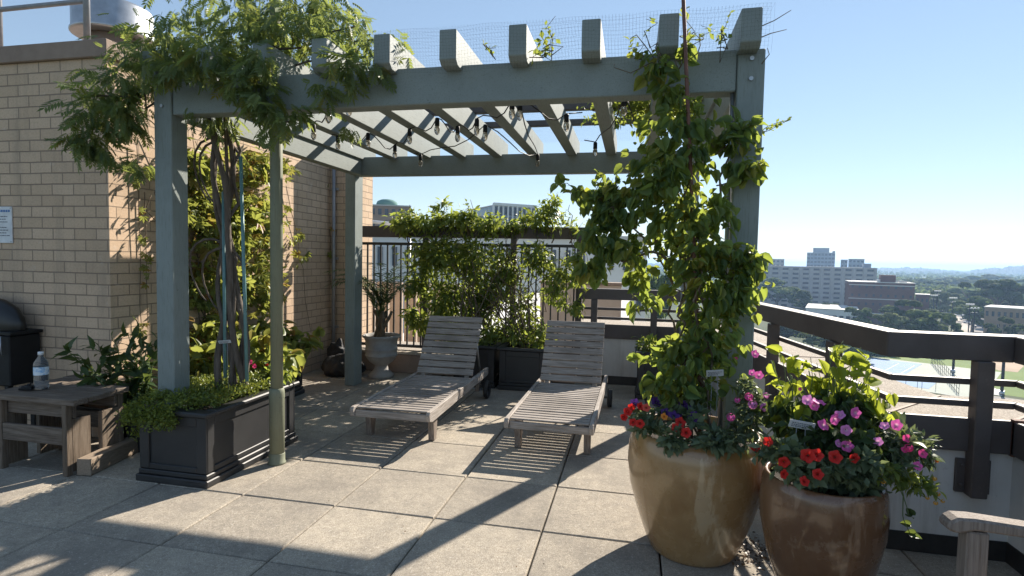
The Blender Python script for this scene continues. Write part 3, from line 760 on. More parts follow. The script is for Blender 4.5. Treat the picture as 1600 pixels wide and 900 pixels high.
def tmpl_pinnate(pairs=6, droop=.55):
    V = []; F = []
    def pt(t): return np.array([0, t*(1-.18*droop*t), -droop*.55*t*t])
    for k in range(pairs):
        t = .22+.70*k/(pairs-1)
        for s in (-1, 1):
            p = pt(t); L = .34*(1-.25*abs(k-2.2)/pairs); d = np.array([s*.80, .52, -.30]); d /= np.linalg.norm(d)
            q = np.cross(d, (0, 0, 1)); q /= np.linalg.norm(q); n = len(V)
            V += [p, p+d*L*.45+q*.065, p+d*L+np.array([0, 0, -.05]), p+d*L*.45-q*.065]; F += [(n, n+1, n+2), (n, n+2, n+3)]
    p = pt(.95); n = len(V); V += [p, p+np.array([-.06, .16, -.05]), p+np.array([0, .36, -.17]), p+np.array([.06, .16, -.05])]; F += [(n, n+1, n+2), (n, n+2, n+3)]
    n = len(V); a, b_, c_ = pt(0), pt(.5), pt(.97); w = np.array([.008, 0, 0])
    V += [a-w, a+w, b_-w, b_+w, c_-w, c_+w]; F += [(n, n+1, n+3), (n, n+3, n+2), (n+2, n+3, n+5), (n+2, n+5, n+4)]
    return np.array(V), np.array(F)
def tmpl_palmate():
    V = []; F = []
    for a in (-75, -38, 0, 38, 75):
        c, s = math.cos(R(a)), math.sin(R(a)); L = 1-.25*abs(a)/75; d = np.array([s, c, 0]); q = np.array([c, -s, 0]); n = len(V)
        V += [np.zeros(3), d*L*.55+q*.17*L+np.array([0, 0, .05]), d*L+np.array([0, 0, -.15]), d*L*.55-q*.17*L+np.array([0, 0, .05])]
        F += [(n, n+1, n+2), (n, n+2, n+3)]
    return np.array(V), np.array(F)
T_HEART, T_LANCE, T_OVAL, T_PINN, T_PALM = tmpl_heart(), tmpl_lance(), tmpl_oval(), tmpl_pinnate(), tmpl_palmate()
def tmpl_clump(k, seed, s=.55):
    g = np.random.default_rng(seed); V = []; F = []
    for i in range(k):
        c = g.normal(0, .42, 3); d = g.normal(0, 1, 3); d /= np.linalg.norm(d); e = np.cross(d, g.normal(0, 1, 3)); e /= np.linalg.norm(e)
        n = len(V); L = s*g.uniform(.6, 1.2); V += [c-d*L, c+e*L*.45, c+d*L, c-e*L*.45]; F += [(n, n+1, n+2), (n, n+2, n+3)]
    return np.array(V), np.array(F)

def unit(a): return a/(np.linalg.norm(a, axis=-1, keepdims=True)+1e-9)
def leaves(name, m, P, D, NRM, S, T, parent=None, loc=None, tone=None, kind=None):
    P, D, NRM, S = np.asarray(P, float), unit(np.asarray(D, float)), np.asarray(NRM, float), np.asarray(S, float)
    X = unit(np.cross(D, NRM)); Z = np.cross(X, D)
    tv, tf = T; n, k = len(P), len(tv)
    V = P[:, None, :]+S[:, None, None]*(tv[None, :, 0:1]*X[:, None, :]+tv[None, :, 1:2]*D[:, None, :]+tv[None, :, 2:3]*Z[:, None, :])
    F = (tf[None]+(np.arange(n)*k)[:, None, None]).reshape(-1, 3)
    if tone is None: tone = rng.uniform(0, 1, n)
    return mesh_np(name, V.reshape(-1, 3), F, m, parent, loc, tone=np.repeat(tone, k))
def blob_points(blobs, n, sub=14, tight=.32, shell=.5):
    """blobs: (centre, radii, weight); leaves gather in small tufts inside each blob"""
    P = []; O = []
    wsum = sum(b[2] for b in blobs)
    for c, r, w in blobs:
        c, r = np.array(c, float), np.array(r, float); m = max(1, int(n*w/wsum)); ns = max(2, int(sub*w))
        cd = unit(rng.normal(0, 1, (ns, 3))); cr = rng.uniform(0, 1, (ns, 1))**shell; cc = cd*cr
        idx = rng.integers(0, ns, m); q = cc[idx]+rng.normal(0, tight, (m, 3))
        P.append(c+q*r); O.append(unit(q*r+1e-6))
    return np.concatenate(P), np.concatenate(O)
def foliage(name, m, blobs, n, T, size, droop=.5, up=.8, parent=None, loc=None, sub=14, tight=.32, shell=.5, jit=.7, kind=None, nb=(0, 0, 0)):
    P, O = blob_points(blobs, n, sub, tight, shell); k = len(P)
    D = O*.7+rng.normal(0, jit, (k, 3))+np.array([0, 0, -droop])
    NR = O*.5+rng.normal(0, .45, (k, 3))+np.array([0, 0, up])+np.array(nb)
    S = size*rng.uniform(.45, 1.35, k)
    o = leaves(name, m, P, D, NR, S, T, parent, loc)
    if kind: o['kind'] = kind
    return o, P
def stems(name, m, paths, r0, r1, parent, n=6):
    b = MB()
    for p in paths: b.tube(p, list(np.linspace(r0, r1, len(p))), n)
    return b.build(name, m, parent)
def wiggle(a, b_, n=8, amp=.04):
    a, b_ = np.array(a, float), np.array(b_, float); t = np.linspace(0, 1, n)[:, None]
    w = rng.normal(0, amp, (n, 3)); w[0] = 0; w[-1] = 0
    return list(a+(b_-a)*t+w)
def sprays(base, tips, m, T, size, nleaf, parent, name='sprig', mst=None, droop=.3, amp=.03, r=.004):
    """separate leafy shoots from base to tips"""
    paths = [wiggle(base if not isinstance(base, list) else base[i % len(base)], t, 7, amp) for i, t in enumerate(tips)]
    P = []; D = []
    for p in paths:
        p = np.array(p)
        for k in range(nleaf):
            t = rng.uniform(.2, 1)*(len(p)-1); i = min(int(t), len(p)-2); q = p[i]+(p[i+1]-p[i])*(t-i)
            P.append(q+rng.normal(0, size*.12, 3)); D.append(unit(p[i+1]-p[i])*.5+rng.normal(0, .6, 3)+np.array([0, 0, -droop]))
    k = len(P); stems('stems', mst or M['twig'], paths, r, r*.4, parent, 5)
    return leaves('foliage', m, P, D, rng.normal(0, .5, (k, 3))+np.array([0, 0, .9]), size*rng.uniform(.6, 1.2, k), T, parent)

LF = {}
LF['wisteria'] = leafmat('wisteria_leaf', (.065, .11, .052), (.15, .21, .085), (.44, .50, .09), .48, spot=(.20, .19, .05))
LF['heart'] = leafmat('broad_vine_leaf', (.055, .11, .050), (.125, .205, .080), (.52, .60, .07), .54, spot=(.30, .25, .06))
LF['lime'] = leafmat('lime_vine_leaf', (.13, .20, .03), (.26, .33, .05), (.62, .66, .06), .55)
LF['ivy'] = leafmat('creeper_leaf', (.10, .145, .035), (.26, .30, .08), (.52, .54, .10), .5, spot=(.28, .10, .03))
LF['fence'] = leafmat('fence_vine_leaf', (.055, .105, .03), (.16, .23, .06), (.54, .60, .09), .52, spot=(.26, .26, .05))
LF['sedum'] = leafmat('ground_cover_leaf', (.065, .105, .025), (.19, .24, .045), (.40, .42, .06), .35)
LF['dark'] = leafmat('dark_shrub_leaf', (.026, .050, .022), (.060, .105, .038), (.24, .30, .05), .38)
LF['grey'] = leafmat('grey_green_leaf', (.055, .090, .055), (.14, .185, .10), (.30, .35, .12), .33)
LF['palm'] = leafmat('palm_leaf', (.030, .060, .028), (.08, .13, .05), (.26, .32, .08), .34)

# ------------------------------------------------------------------ 1. wisteria over the front left corner of the pergola
def PB(x, y, Y, rx, ry, rY, w=1.0):          # a foliage clump: photo place + depth, radii in metres
    return (at(x, y, Y), (rx*.78, rY*.8, ry*.78), w)
wis = thing('wisteria', 'old wisteria with twisted trunks, cascading over the pergola\'s left corner', 'vine', (-2.62, 3.5, .44))
B = [PB(330, 62, 3.2, .42, .16, .42, 1.4), PB(250, 95, 3.1, .30, .18, .38, 1.3), PB(430, 50, 3.2, .38, .17, .45, 1.5), PB(520, 45, 3.3, .30, .15, .45, 1.1), PB(590, 60, 3.25, .16, .09, .3, .35), PB(380, 10, 3.4, .6, .16, .5, 1.2), PB(480, 5, 3.4, .4, .1, .4, .6), PB(635, 78, 3.2, .06, .04, .1, .07),
     PB(185, 130, 3.0, .19, .16, .24, .9), PB(152, 172, 2.95, .13, .15, .2, .75), PB(128, 210, 2.9, .08, .11, .12, .35), PB(160, 225, 2.95, .08, .12, .12, .35), PB(205, 175, 3.0, .12, .16, .15, .5),
     PB(215, 250, 3.05, .05, .12, .1, .14), PB(285, 105, 2.92, .22, .07, .1, .55), PB(405, 85, 2.88, .14, .08, .06, .4), PB(330, 90, 2.88, .14, .08, .06, .4), PB(370, 140, 2.93, .16, .13, .12, .6), PB(440, 185, 2.94, .13, .13, .1, .42), PB(415, 150, 2.92, .14, .12, .1, .4), PB(545, 105, 2.93, .11, .10, .1, .42), PB(590, 100, 2.92, .05, .05, .08, .1),
     PB(500, 130, 2.93, .08, .08, .08, .12), PB(330, 180, 3.2, .18, .12, .2, .35), PB(545, 200, 3.6, .05, .12, .08, .08), PB(400, 90, 3.9, .5, .1, .5, .5), PB(300, 90, 3.9, .4, .1, .5, .5)]
foliage('foliage', LF['wisteria'], B, 2500, T_PINN, .102, droop=.65, up=.7, parent=wis, sub=26, tight=.27, jit=.5)
paths = []
base = np.array([-2.70, 3.42, .42])
for k in range(5):
    o = rng.normal(0, .03, 3); o[2] = 0
    ph_ = rng.uniform(0, 6); pts = []
    for t in np.linspace(0, 1, 22):
        a = ph_+t*7*(1 if k % 2 else -1); rad = .055+.03*math.sin(t*9+k)
        pts.append(base+o*(1-t)+np.array([rad*math.cos(a)-.06*t, rad*math.sin(a)*.8-.1*t, 2.15*t]))
    paths.append(pts)
stems('trunk', M['bark'], paths[:3], .024, .016, wis, 8); stems('twining_stems', M['bark'], paths[3:]+[wiggle(base+(.0, .02, .05), base+(-.02, -.05, 2.1), 14, .03)], .018, .010, wis, 7)
loops = []
for k in range(4):
    c = base+np.array([rng.uniform(-.12, .05), -.06, rng.uniform(.8, 1.7)])
    loops.append([c+np.array([.16*math.cos(t)-.08, .03*math.sin(2*t), .16*math.sin(t)*1.4]) for t in np.linspace(.3, 4.4, 12)])
for tip in ((150, 150, 2.95), (250, 60, 3.1), (420, 30, 3.3), (560, 40, 3.2), (600, 60, 3.2), (450, 190, 2.94)):
    loops.append(wiggle(base+np.array([-.05, -.1, 2.1]), at(*tip), 9, .05))
stems('branches', M['bark'], loops, .011, .005, wis, 6)
b = MB()
for (x0_, y0_, x1_, y1_) in ((376, 245, 386, 596), (349, 300, 352, 590)):
    t0 = at(x1_, y1_, 3.33); t1 = at(x0_, y0_, 3.36)
    b = MB(); b.tube([t0, t1], .0115, 8); tag(b.build('plant_stake', M['teal'], loc=tuple(t0)), 'teal plastic plant stake upright among vine trunks, ' + ('right of them' if x0_ > 360 else 'left of them'), 'stake')

# ------------------------------------------------------------------ 2. ground cover in the long planter
gc = thing('ground_cover_plant', 'bright green spreading ground cover filling the long charcoal planter', 'plant', (-2.8, 3.4, .44))
P = []
for k in range(240):
    x, y = rng.uniform(-3.05, -2.56), rng.uniform(2.92, 3.82); P.append(((x, y, .475+rng.uniform(-.02, .04)+.05*math.exp(-((x+2.95)**2+(y-3.2)**2)*6)), (.045, .045, .03), 1))
for k in range(60):
    x = rng.uniform(-3.09, -2.75); P.append(((x, 2.88, .45+rng.uniform(-.06, .02)), (.04, .03, .04), 1))
for k in range(22):
    P.append(((-3.08, rng.uniform(2.9, 3.3), .40+rng.uniform(-.14, .05)), (.035, .05, .05), 1))
foliage('foliage', LF['sedum'], P, 15000, T_OVAL, .021, droop=-.25, up=.6, parent=gc, sub=5, tight=.4, jit=.8)
gf = thing('geranium', 'pink flowered geranium at the right side of the long planter', 'flower', (-2.60, 3.66, .45))
foliage('foliage', LF['heart'], [((-2.60, 3.72, .56), (.09, .1, .08), 1)], 110, T_HEART, .05, parent=gf)
# ------------------------------------------------------------------ flowers
def flowermat(name, c, throat, glow=.3):
    m, nt, bs, out = newmat(name); a = N(nt, 'ShaderNodeAttribute'); a.attribute_name = 'tone'
    col = ramp(nt, a.outputs['Fac'], [(0, throat), (.45, c), (1, tuple(min(1, x*1.15+.01) for x in c))])
    nt.links.new(col, bs.inputs['Base Color']); bs.inputs['Roughness'].default_value = .6; bs.inputs['Specular IOR Level'].default_value = .2
    tr = N(nt, 'ShaderNodeBsdfTranslucent'); nt.links.new(col, tr.inputs['Color']); mx = N(nt, 'ShaderNodeMixShader'); mx.inputs[0].default_value = glow
    nt.links.new(bs.outputs[0], mx.inputs[1]); nt.links.new(tr.outputs[0], mx.inputs[2]); nt.links.new(mx.outputs[0], out.inputs['Surface']); return m
FM = {'red': flowermat('red_petal', (.55, .022, .016), (.25, .01, .01)), 'pink': flowermat('magenta_petal', (.68, .12, .40), (.75, .5, .6)),
      'hot': flowermat('hot_pink_petal', (.72, .07, .26), (.6, .2, .3)), 'purple': flowermat('dark_purple_petal', (.075, .025, .16), (.02, .01, .05)),
      'lilac': flowermat('lilac_petal', (.62, .22, .50), (.75, .5, .65)), 'yellow': flowermat('yellow_petal', (.72, .42, .06), (.5, .2, .02)), 'orange': flowermat('orange_petal', (.75, .24, .03), (.5, .1, .02)), 'coral': flowermat('coral_petal', (.60, .09, .06), (.3, .04, .03))}
FME = {}
def flower_mesh(kind, col):
    key = (kind, col)
    if key in FME: return FME[key]
    V = []; F = []; T = []
    if kind == 'petunia':
        n = 20; rows_ = ((.10, -.55, 0), (.16, -.12, .1), (.62, .06, .7), (1.0, .02, 1.0))
        for j, (r_, z, t) in enumerate(rows_):
            for k in range(n):
                a = 2*PI*k/n; w = 1+(.10*math.cos(5*a) if j >= 2 else 0); V.append((r_*w*math.cos(a), r_*w*math.sin(a), z+(.12*math.cos(5*a+.5)+.10*math.sin(7*a)+.05*math.sin(11*a) if j == 3 else .03*math.sin(7*a) if j == 2 else 0))); T.append(t)
        F = [(j*n+k, j*n+(k+1) % n, (j+1)*n+(k+1) % n, (j+1)*n+k) for j in range(3) for k in range(n)]
    else:                                     # a tight head of many small florets / ruffled petals
        g = np.random.default_rng(5)
        for i in range(26):
            d = g.normal(0, 1, 3); d[2] = abs(d[2])*.8; d /= np.linalg.norm(d); e = np.cross(d, g.normal(0, 1, 3)); e /= np.linalg.norm(e); f_ = np.cross(d, e); c = d*.6; n = len(V)
            for q in range(5):
                a = 2*PI*q/5; V.append(tuple(c+.36*(math.cos(a)*e+math.sin(a)*f_)+d*.12)); T.append(g.uniform(.6, 1))
            V.append(tuple(c)); T.append(.1)
            F += [(n+q, n+(q+1) % 5, n+5) for q in range(5)]
    me = bpy.data.meshes.new('flower'); me.from_pydata(V, [], F); me.update(); a = me.attributes.new('tone', 'FLOAT', 'POINT'); a.data.foreach_set('value', np.array(T, np.float32))
    me.materials.append(FM[col]); me.polygons.foreach_set('use_smooth', np.ones(len(me.polygons), bool)); FME[key] = me; return me
def flower(parent, p, size, col, kind='petunia', face=(0, -1, .5)):
    o = bpy.data.objects.new('flower', flower_mesh(kind, col)); link(o); o.parent = parent
    o.location = Vector(np.array(p)-BASE[parent.name]); o.scale = (size*.86*float(rng.uniform(.85, 1.1)),)*3
    d = Vector(face)+Vector(rng.normal(0, .32, 3)); o.rotation_euler = d.to_track_quat('Z', 'Y').to_euler()
    return o
for (x, y) in ((383, 562), (398, 572), (374, 556), (392, 566)):
    flower(gf, at(x, y, 3.55), .026, 'hot', 'head')
for (x, y) in ((417, 570), (441, 563)): flower(gf, at(x, y, 3.62), .016, 'red', 'head')

# ------------------------------------------------------------------ 3. creeper on the brick side wall
cr = thing('wall_creeper', 'yellow green creeper climbing the sunlit brick side wall behind the pergola', 'vine', (-3.82, 4.2, .3))
B = []
for (x, y, rx, ry, w) in ((320, 330, .3, .35, 1.2), (400, 350, .3, .4, 1.5), (405, 450, .25, .25, 1.0), (330, 450, .2, .3, .6), (315, 260, .25, .2, .7), (400, 260, .25, .2, .6), (355, 400, .2, .5, .6), (330, 520, .2, .15, .5), (400, 520, .2, .12, .4), (450, 265, .2, .1, .12)):
    p = px_ = None
    d = ray(x, y); p = CAM+d*(-3.80)/d[0]
    B.append((p, (.07, rx*1.3, ry), w))
foliage('foliage', LF['ivy'], B, 1250, T_PALM, .105, droop=.7, up=.3, parent=cr, sub=16, tight=.3)
tw = [wiggle((-3.87, rng.uniform(3.9, 5.0), .3), (-3.86, rng.uniform(3.8, 5.1), rng.uniform(1.6, 2.6)), 12, .05) for _ in range(22)]
for t_ in tw:
    for p in t_: p[0] = min(max(p[0], -3.885), -3.83)
stems('stems', M['twig'], tw, .009, .003, cr, 5)
tn = thing('creeper_tendril', 'thin trailing creeper shoot with a few leaves in the shaded wall corner', 'vine', (-3.86, 5.7, .4))
def wallp(x, y, X=-3.87): d = ray(x, y); return CAM+d*X/d[0]
pts_ = [wallp(x, y) for x, y in ((447, 290), (455, 330), (466, 370), (467, 400), (474, 420), (477, 470), (486, 520))]
pts2 = [np.array([at(x, y, 6.66)[0], 6.68, at(x, y, 6.66)[2]]) for x, y in ((506, 285), (511, 330), (516, 380), (512, 420), (520, 470), (516, 530))]
stems('stems', M['twig'], [pts_, pts2], .004, .002, tn, 5)
PP = [wallp(x+rng.normal(0, 4), y+rng.normal(0, 5), -3.84) for x, y in [(466, 372)]*5+[(466, 362)]*3+[(473, 403)]*6+[(464, 408)]*3+[(449, 325)]*3+[(448, 345)]*3]+[np.array([at(x+rng.normal(0, 3), y+rng.normal(0, 4), 6.6)[0], 6.64, at(x, y, 6.6)[2]]) for x, y in [(505, 290)]*6+[(515, 356)]*2+[(511, 398)]*3]
leaves('foliage', LF['ivy'], PP, rng.normal(0, .5, (len(PP), 3))+np.array([.2, -.2, -.6]), rng.normal(0, .3, (len(PP), 3))+np.array([.8, -.5, .4]), .075*rng.uniform(.6, 1.2, len(PP)), T_PALM, tn)
t2 = thing('creeper_tendril', 'reddish creeper shoots hanging on the brick corner left of the front post', 'vine', (-3.85, 3.7, 1.0))
p3 = [[wallp(x, y, -3.87) for x, y in q] for q in (((214, 225), (216, 280), (217, 340), (220, 400), (218, 470), (221, 515)), ((226, 300), (228, 370), (229, 440), (231, 515)))]
stems('stems', M['twig'], p3, .004, .002, t2, 5)
PP = [wallp(x+rng.normal(0, 3), y+rng.normal(0, 6), -3.83) for x, y in [(231, 402)]*6+[(227, 420)]*5+[(212, 280)]*4+[(219, 340)]*3+[(216, 512)]*3+[(224, 505)]*3+[(228, 440)]*3+[(222, 380)]*3]
leaves('foliage', LF['ivy'], PP, rng.normal(0, .5, (len(PP), 3))+np.array([.2, -.2, -.6]), rng.normal(0, .3, (len(PP), 3))+np.array([.8, -.5, .4]), .055*rng.uniform(.6, 1.2, len(PP)), T_PALM, t2)

# shrub by the tables
sh = thing('leafy_shrub', 'dark lance leaved shrub rising behind the old table at the brick corner', 'shrub', (-3.52, 3.42, .0))
tips = [at(x, y, Y) for x, y, Y in ((100, 545, 3.2), (120, 552, 3.25), (140, 540, 3.25), (165, 556, 3.3), (180, 535, 3.35), (200, 520, 3.4), (220, 515, 3.45), (238, 520, 3.45), (150, 588, 3.2), (130, 590, 3.2), (175, 585, 3.3), (205, 545, 3.4), (228, 545, 3.4), (185, 560, 3.35), (240, 560, 3.4))]
sprays(np.array([-3.50, 3.42, .28]), tips, LF['dark'], T_LANCE, .115, 26, sh, mst=M['gstem'], droop=.15, amp=.03, r=.006)
b = MB(); b.lathe([(.001, 0), (.085, 0), (.115, .24), (.125, .245), (.125, .27), (.112, .27), (.105, .22), (.001, .22)], (-3.50, 3.40, 0), 24, cap=False)
tag(b.build('plastic_plant_pot', M['plastic'], loc=(-3.5, 3.4, 0)), 'plain dark plant pot on the paving behind the old tables', 'pot')
# geranium-like plants in the back-left planter
bl = thing('potted_shrub', 'broad leaved drooping plant in the planter by the brick side wall', 'plant', (-3.54, 4.9, .43))
foliage('foliage', LF['ivy'], [((-3.55, 4.85, .62), (.22, .3, .16), 1), ((-3.33, 5.0, .56), (.16, .22, .12), .8), ((-3.7, 4.4, .7), (.14, .3, .2), .6)], 420, T_HEART, .10, droop=.7, parent=bl, sub=16)
stems('stems', M['gstem'], [wiggle((-3.55, 4.9, .42), (-3.55+rng.normal(0, .12), 4.9+rng.normal(0, .2), .62+rng.normal(0, .05)), 5, .02) for _ in range(14)], .006, .003, bl, 5)
bx_ = thing('broad_leaved_plant', 'lush broad leaved plant behind the vine trunks of the long planter', 'plant', (-3.25, 3.95, 0))
foliage('foliage', LF['ivy'], [((-3.3, 4.1, .62), (.28, .2, .17), 1), ((-3.0, 4.15, .58), (.2, .2, .17), 1), ((-3.45, 3.9, .55), (.15, .15, .15), .5)], 420, T_HEART, .105, droop=.6, parent=bx_, sub=18)
stems('stems', M['gstem'], [wiggle((-3.2, 4.1, .0), (-3.2+rng.normal(0, .2), 4.1+rng.normal(0, .1), .6), 6, .02) for _ in range(14)], .008, .004, bx_, 5)

# ------------------------------------------------------------------ 4. vines on the fence
fv = thing('fence_vine', 'dense small leaved vine spilling over the middle of the metal fence', 'vine', (-1.7, 6.55, .45))
B = []
for (x, y, rx, ry, w) in ((660, 345, .30, .12, .9), (720, 345, .3, .11, .9), (780, 350, .3, .10, .9), (630, 350, .14, .10, .4), (845, 345, .22, .13, .7), (680, 400, .35, .25, 2.0), (740, 400, .3, .25, 1.6), (690, 470, .22, .22, 1.1), (650, 440, .15, .2, .5), (640, 490, .08, .14, .3), (790, 420, .22, .22, .9), (840, 400, .2, .2, .7), (870, 440, .17, .2, .55), (820, 480, .2, .2, .6), (760, 480, .15, .2, .5), (890, 480, .15, .07, .2), (880, 420, .12, .12, .25), (770, 530, .18, .12, .6), (830, 525, .12, .13, .5), (735, 330, .08, .07, .1), (690, 325, .08, .06, .1), (860, 318, .08, .08, .2), (905, 440, .12, .08, .2), (700, 510, .2, .16, .9), (740, 490, .2, .2, .9), (800, 520, .2, .14, .9), (845, 520, .12, .14, .6), (770, 450, .2, .2, .9), (660, 500, .12, .14, .4), (720, 450, .3, .2, .9)):
    B.append((at(x, y, 6.56), (rx, .13, ry), w))
foliage('foliage', LF['fence'], B, 12500, T_LANCE, .085, droop=.55, up=.5, parent=fv, sub=26, tight=.28, jit=.6)
pts_ = []
for k in range(34):
    x = rng.uniform(-2.5, -.8); pts_.append(wiggle((rng.choice([-1.8, -1.15])+rng.normal(0, .15), 6.25, .42), (x, 6.55+rng.normal(0, .05), rng.uniform(1.2, 1.95)), 10, .05))
for (x, y) in ((735, 312), (690, 316), (640, 320), (862, 320), (890, 320)): pts_.append(wiggle(at(x, 380, 6.56), at(x, y, 6.5), 7, .03))
stems('stems', M['twig'], pts_, .009, .003, fv, 5)
tips = [at(x+rng.normal(0, 8), y+rng.normal(0, 5), 6.5) for x, y in ((735, 314), (690, 318), (640, 325), (862, 322), (885, 330), (905, 345), (930, 440), (915, 470), (760, 330), (820, 335))*2]
sp = thing('vine_shoots', 'loose arching vine shoots standing above the fence rail', 'vine', (-1.5, 6.5, 1.7))
sprays([at(x, 365, 6.55) for x in (735, 690, 650, 855, 875, 890, 900, 890, 765, 820)], tips, LF['fence'], T_LANCE, .08, 16, sp, droop=.1)
up_ = thing('planter_undergrowth', 'young green leaves sprouting in the planters between the loungers', 'plant', (-1.4, 6.2, .44))
foliage('foliage', LF['fence'], [((x, 6.2, .55), (.12, .13, .10), 1) for x in (-1.85, -1.6, -1.3, -1.05)], 700, T_LANCE, .075, droop=0, up=.6, parent=up_)

# ------------------------------------------------------------------ 5. palm in the urn
pa = thing('palm', 'small palm with arching feathery fronds growing in the stone urn', 'palm', (UX, UY, .47))
tr_ = [wiggle((UX+rng.normal(0, .05), UY+rng.normal(0, .05), .46), (UX+rng.normal(0, .06), UY+rng.normal(0, .05), .80), 5, .01) for _ in range(9)]
stems('trunk', M['twig'], tr_, .026, .016, pa, 7)
Pn = []; Dn = []; fr_ = []
for k in range(17):
    a = rng.uniform(0, 2*PI); L = rng.uniform(.6, .95); el = rng.uniform(1.15, 1.5); q = np.array([UX, UY, .76])+rng.normal(0, .03, 3); d = np.array([math.cos(a)*math.cos(el), math.sin(a)*math.cos(el), math.sin(el)]); pts = [q]
    for i in range(12):
        d = unit(d+np.array([math.cos(a)*.055, math.sin(a)*.055, -.05-.012*i])); pts.append(pts[-1]+d*L/12)
    fr_.append(pts)
    for i in range(2, 13):
        t = unit(pts[i]-pts[i-1]); s_ = unit(np.cross(t, (0, 0, 1)))
        for s in (-1, 1):
            for h in (0, .5):
                Pn.append(pts[i]-t*L/12*h); Dn.append(s*s_*.8+t*.75+np.array([0, 0, -.1]))
leaves('fronds', LF['palm'], Pn, Dn, np.tile([0, 0, 1.], (len(Pn), 1))+rng.normal(0, .2, (len(Pn), 3)), .16*rng.uniform(.7, 1.1, len(Pn)), tmpl_lance(.06, .02, .1), pa)
stems('frond_ribs', M['gstem'], fr_, .006, .002, pa, 5)

# ------------------------------------------------------------------ 6. the tall vine of the large pot
tv = thing('tall_vine', 'tall broad leaved vine climbing from the ochre pot to the pergola beam', 'vine', (*P1, .57))
pole_t, pole_b = at(1067, -20, 2.88), np.array([P1[0]+.03, P1[1]-.05, .5])
b = MB(); b.tube([pole_b, (pole_b+pole_t)/2, pole_t], .0095, 8); tag(b.build('support_rod', M['rust'], loc=tuple(pole_b)), 'thin rusty rod supporting the tall vine, standing above the beam', 'rod')
B = [PB(1060, 195, 2.93, .18, .13, .11, .9), PB(1050, 250, 2.93, .23, .13, .15, 1.25), PB(1040, 300, 2.92, .24, .13, .17, 1.25), PB(1065, 345, 2.92, .24, .13, .17, 1.2), PB(1080, 400, 2.93, .24, .15, .18, 1.2), PB(1110, 450, 2.92, .20, .14, .18, 1.1), PB(1110, 510, 2.92, .19, .14, .18, 1.1), PB(1090, 560, 2.9, .22, .11, .18, 1.1), PB(1070, 610, 2.88, .20, .10, .17, .9), PB(1045, 545, 2.95, .09, .06, .12, .3), PB(1040, 600, 2.82, .10, .08, .1, .35),
     PB(1150, 215, 2.95, .09, .09, .09, .4), PB(1160, 265, 2.95, .09, .08, .08, .35), PB(1120, 330, 2.95, .10, .1, .1, .35), PB(1150, 400, 2.95, .13, .06, .1, .5), PB(1160, 460, 2.9, .08, .1, .1, .4), PB(1170, 420, 2.92, .08, .08, .08, .3),
     PB(960, 340, 2.95, .12, .10, .12, .7), PB(930, 375, 2.95, .12, .09, .12, .6), PB(980, 390, 2.95, .13, .08, .12, .6), PB(930, 420, 3.0, .08, .07, .1, .4), PB(970, 300, 2.95, .10, .06, .1, .3), PB(1000, 430, 3.05, .1, .06, .1, .3), PB(1010, 470, 3.1, .08, .08, .1, .2),
     PB(1050, 140, 2.92, .12, .08, .06, .35), PB(1030, 100, 2.92, .12, .07, .06, .3), PB(1060, 80, 2.92, .07, .06, .06, .15), PB(1000, 85, 2.95, .06, .04, .05, .06)]
foliage('foliage', LF['heart'], B, 1500, T_HEART, .060, droop=1.0, up=.1, nb=(0, -.45, 0), parent=tv, sub=22, tight=.3, jit=.45)
foliage('young_foliage', LF['fence'], B, 1300, T_HEART, .036, droop=.6, up=.3, parent=tv, sub=26, tight=.36, jit=.7)
tips = [at(x, y, Y) for x, y, Y in ((872, 288, 2.95), (885, 296, 2.95), (930, 280, 2.95), (945, 285, 2.95), (915, 325, 2.95), (940, 310, 2.95), (1185, 270, 2.95), (1178, 190, 2.9), (1150, 185, 2.92), (1190, 400, 2.9), (1185, 470, 2.9), (900, 400, 3.0), (995, 560, 2.9), (1005, 600, 2.8))]
sprays([at(x, y, 2.95) for x, y in ((960, 330), (965, 320), (960, 330), (970, 320), (960, 340), (970, 330), (1120, 290), (1120, 240), (1115, 230), (1120, 420), (1120, 480), (950, 400), (1050, 570), (1050, 610))], tips, LF['heart'], T_HEART, .07, 15, tv, droop=.5, mst=M['twig'])
st_ = []
for k in range(9): st_.append(wiggle((P1[0]+rng.normal(0, .05), P1[1]+rng.normal(0, .05), .55), at(rng.uniform(1030, 1100), rng.uniform(190, 420), 2.93), 14, .025))
for t in ((960, 340), (930, 380), (1150, 220), (1160, 420)): st_.append(wiggle(at(1070, 430, 2.93), at(*t, 2.95), 9, .03))
stems('stems', M['twig'], st_, .008, .004, tv, 6)
stems('upper_twigs', M['twig'], [wiggle(at(1060, 110, 2.93), at(*t, 2.95), 7, .02) for t in ((1010, 55), (1075, 20), (985, 60), (1100, 60), (960, 100))], .004, .002, tv, 5)
# vine mat lying on top of the rafters at the far right, and sprigs over the beam
vm = thing('roof_vine', 'tangle of vine leaves lying on the right end of the pergola roof', 'vine', (0, 4.9, 2.7))
foliage('foliage', LF['fence'], [((x, y, 2.70), (.22, .2, .045), 1) for x, y in ((.05, 4.6), (.3, 4.8), (.1, 4.95), (.45, 4.6), (.4, 5.1), (.15, 4.4), (-.15, 4.6), (-.2, 4.95))], 1500, T_OVAL, .06, droop=.3, parent=vm, sub=20)
stems('stems', M['twig'], [wiggle((rng.uniform(-.4, .6), rng.uniform(4.2, 5.3), 2.70), (rng.uniform(-.4, .6), rng.uniform(4.2, 5.3), 2.72), 8, .02) for _ in range(26)], .005, .002, vm, 5)
sg = thing('roof_sprigs', 'bare twiggy sprigs poking through the netting along the front beam', 'vine', (0, 3, 2.7))
tips = [at(x, y, 2.97) for x, y in ((868, 25), (845, 55), (868, 60), (835, 78), (1010, 30), (985, 60), (1075, 12), (1095, 40), (1140, 22), (1125, 60), (1085, 55), (765, 75), (1040, 90))]
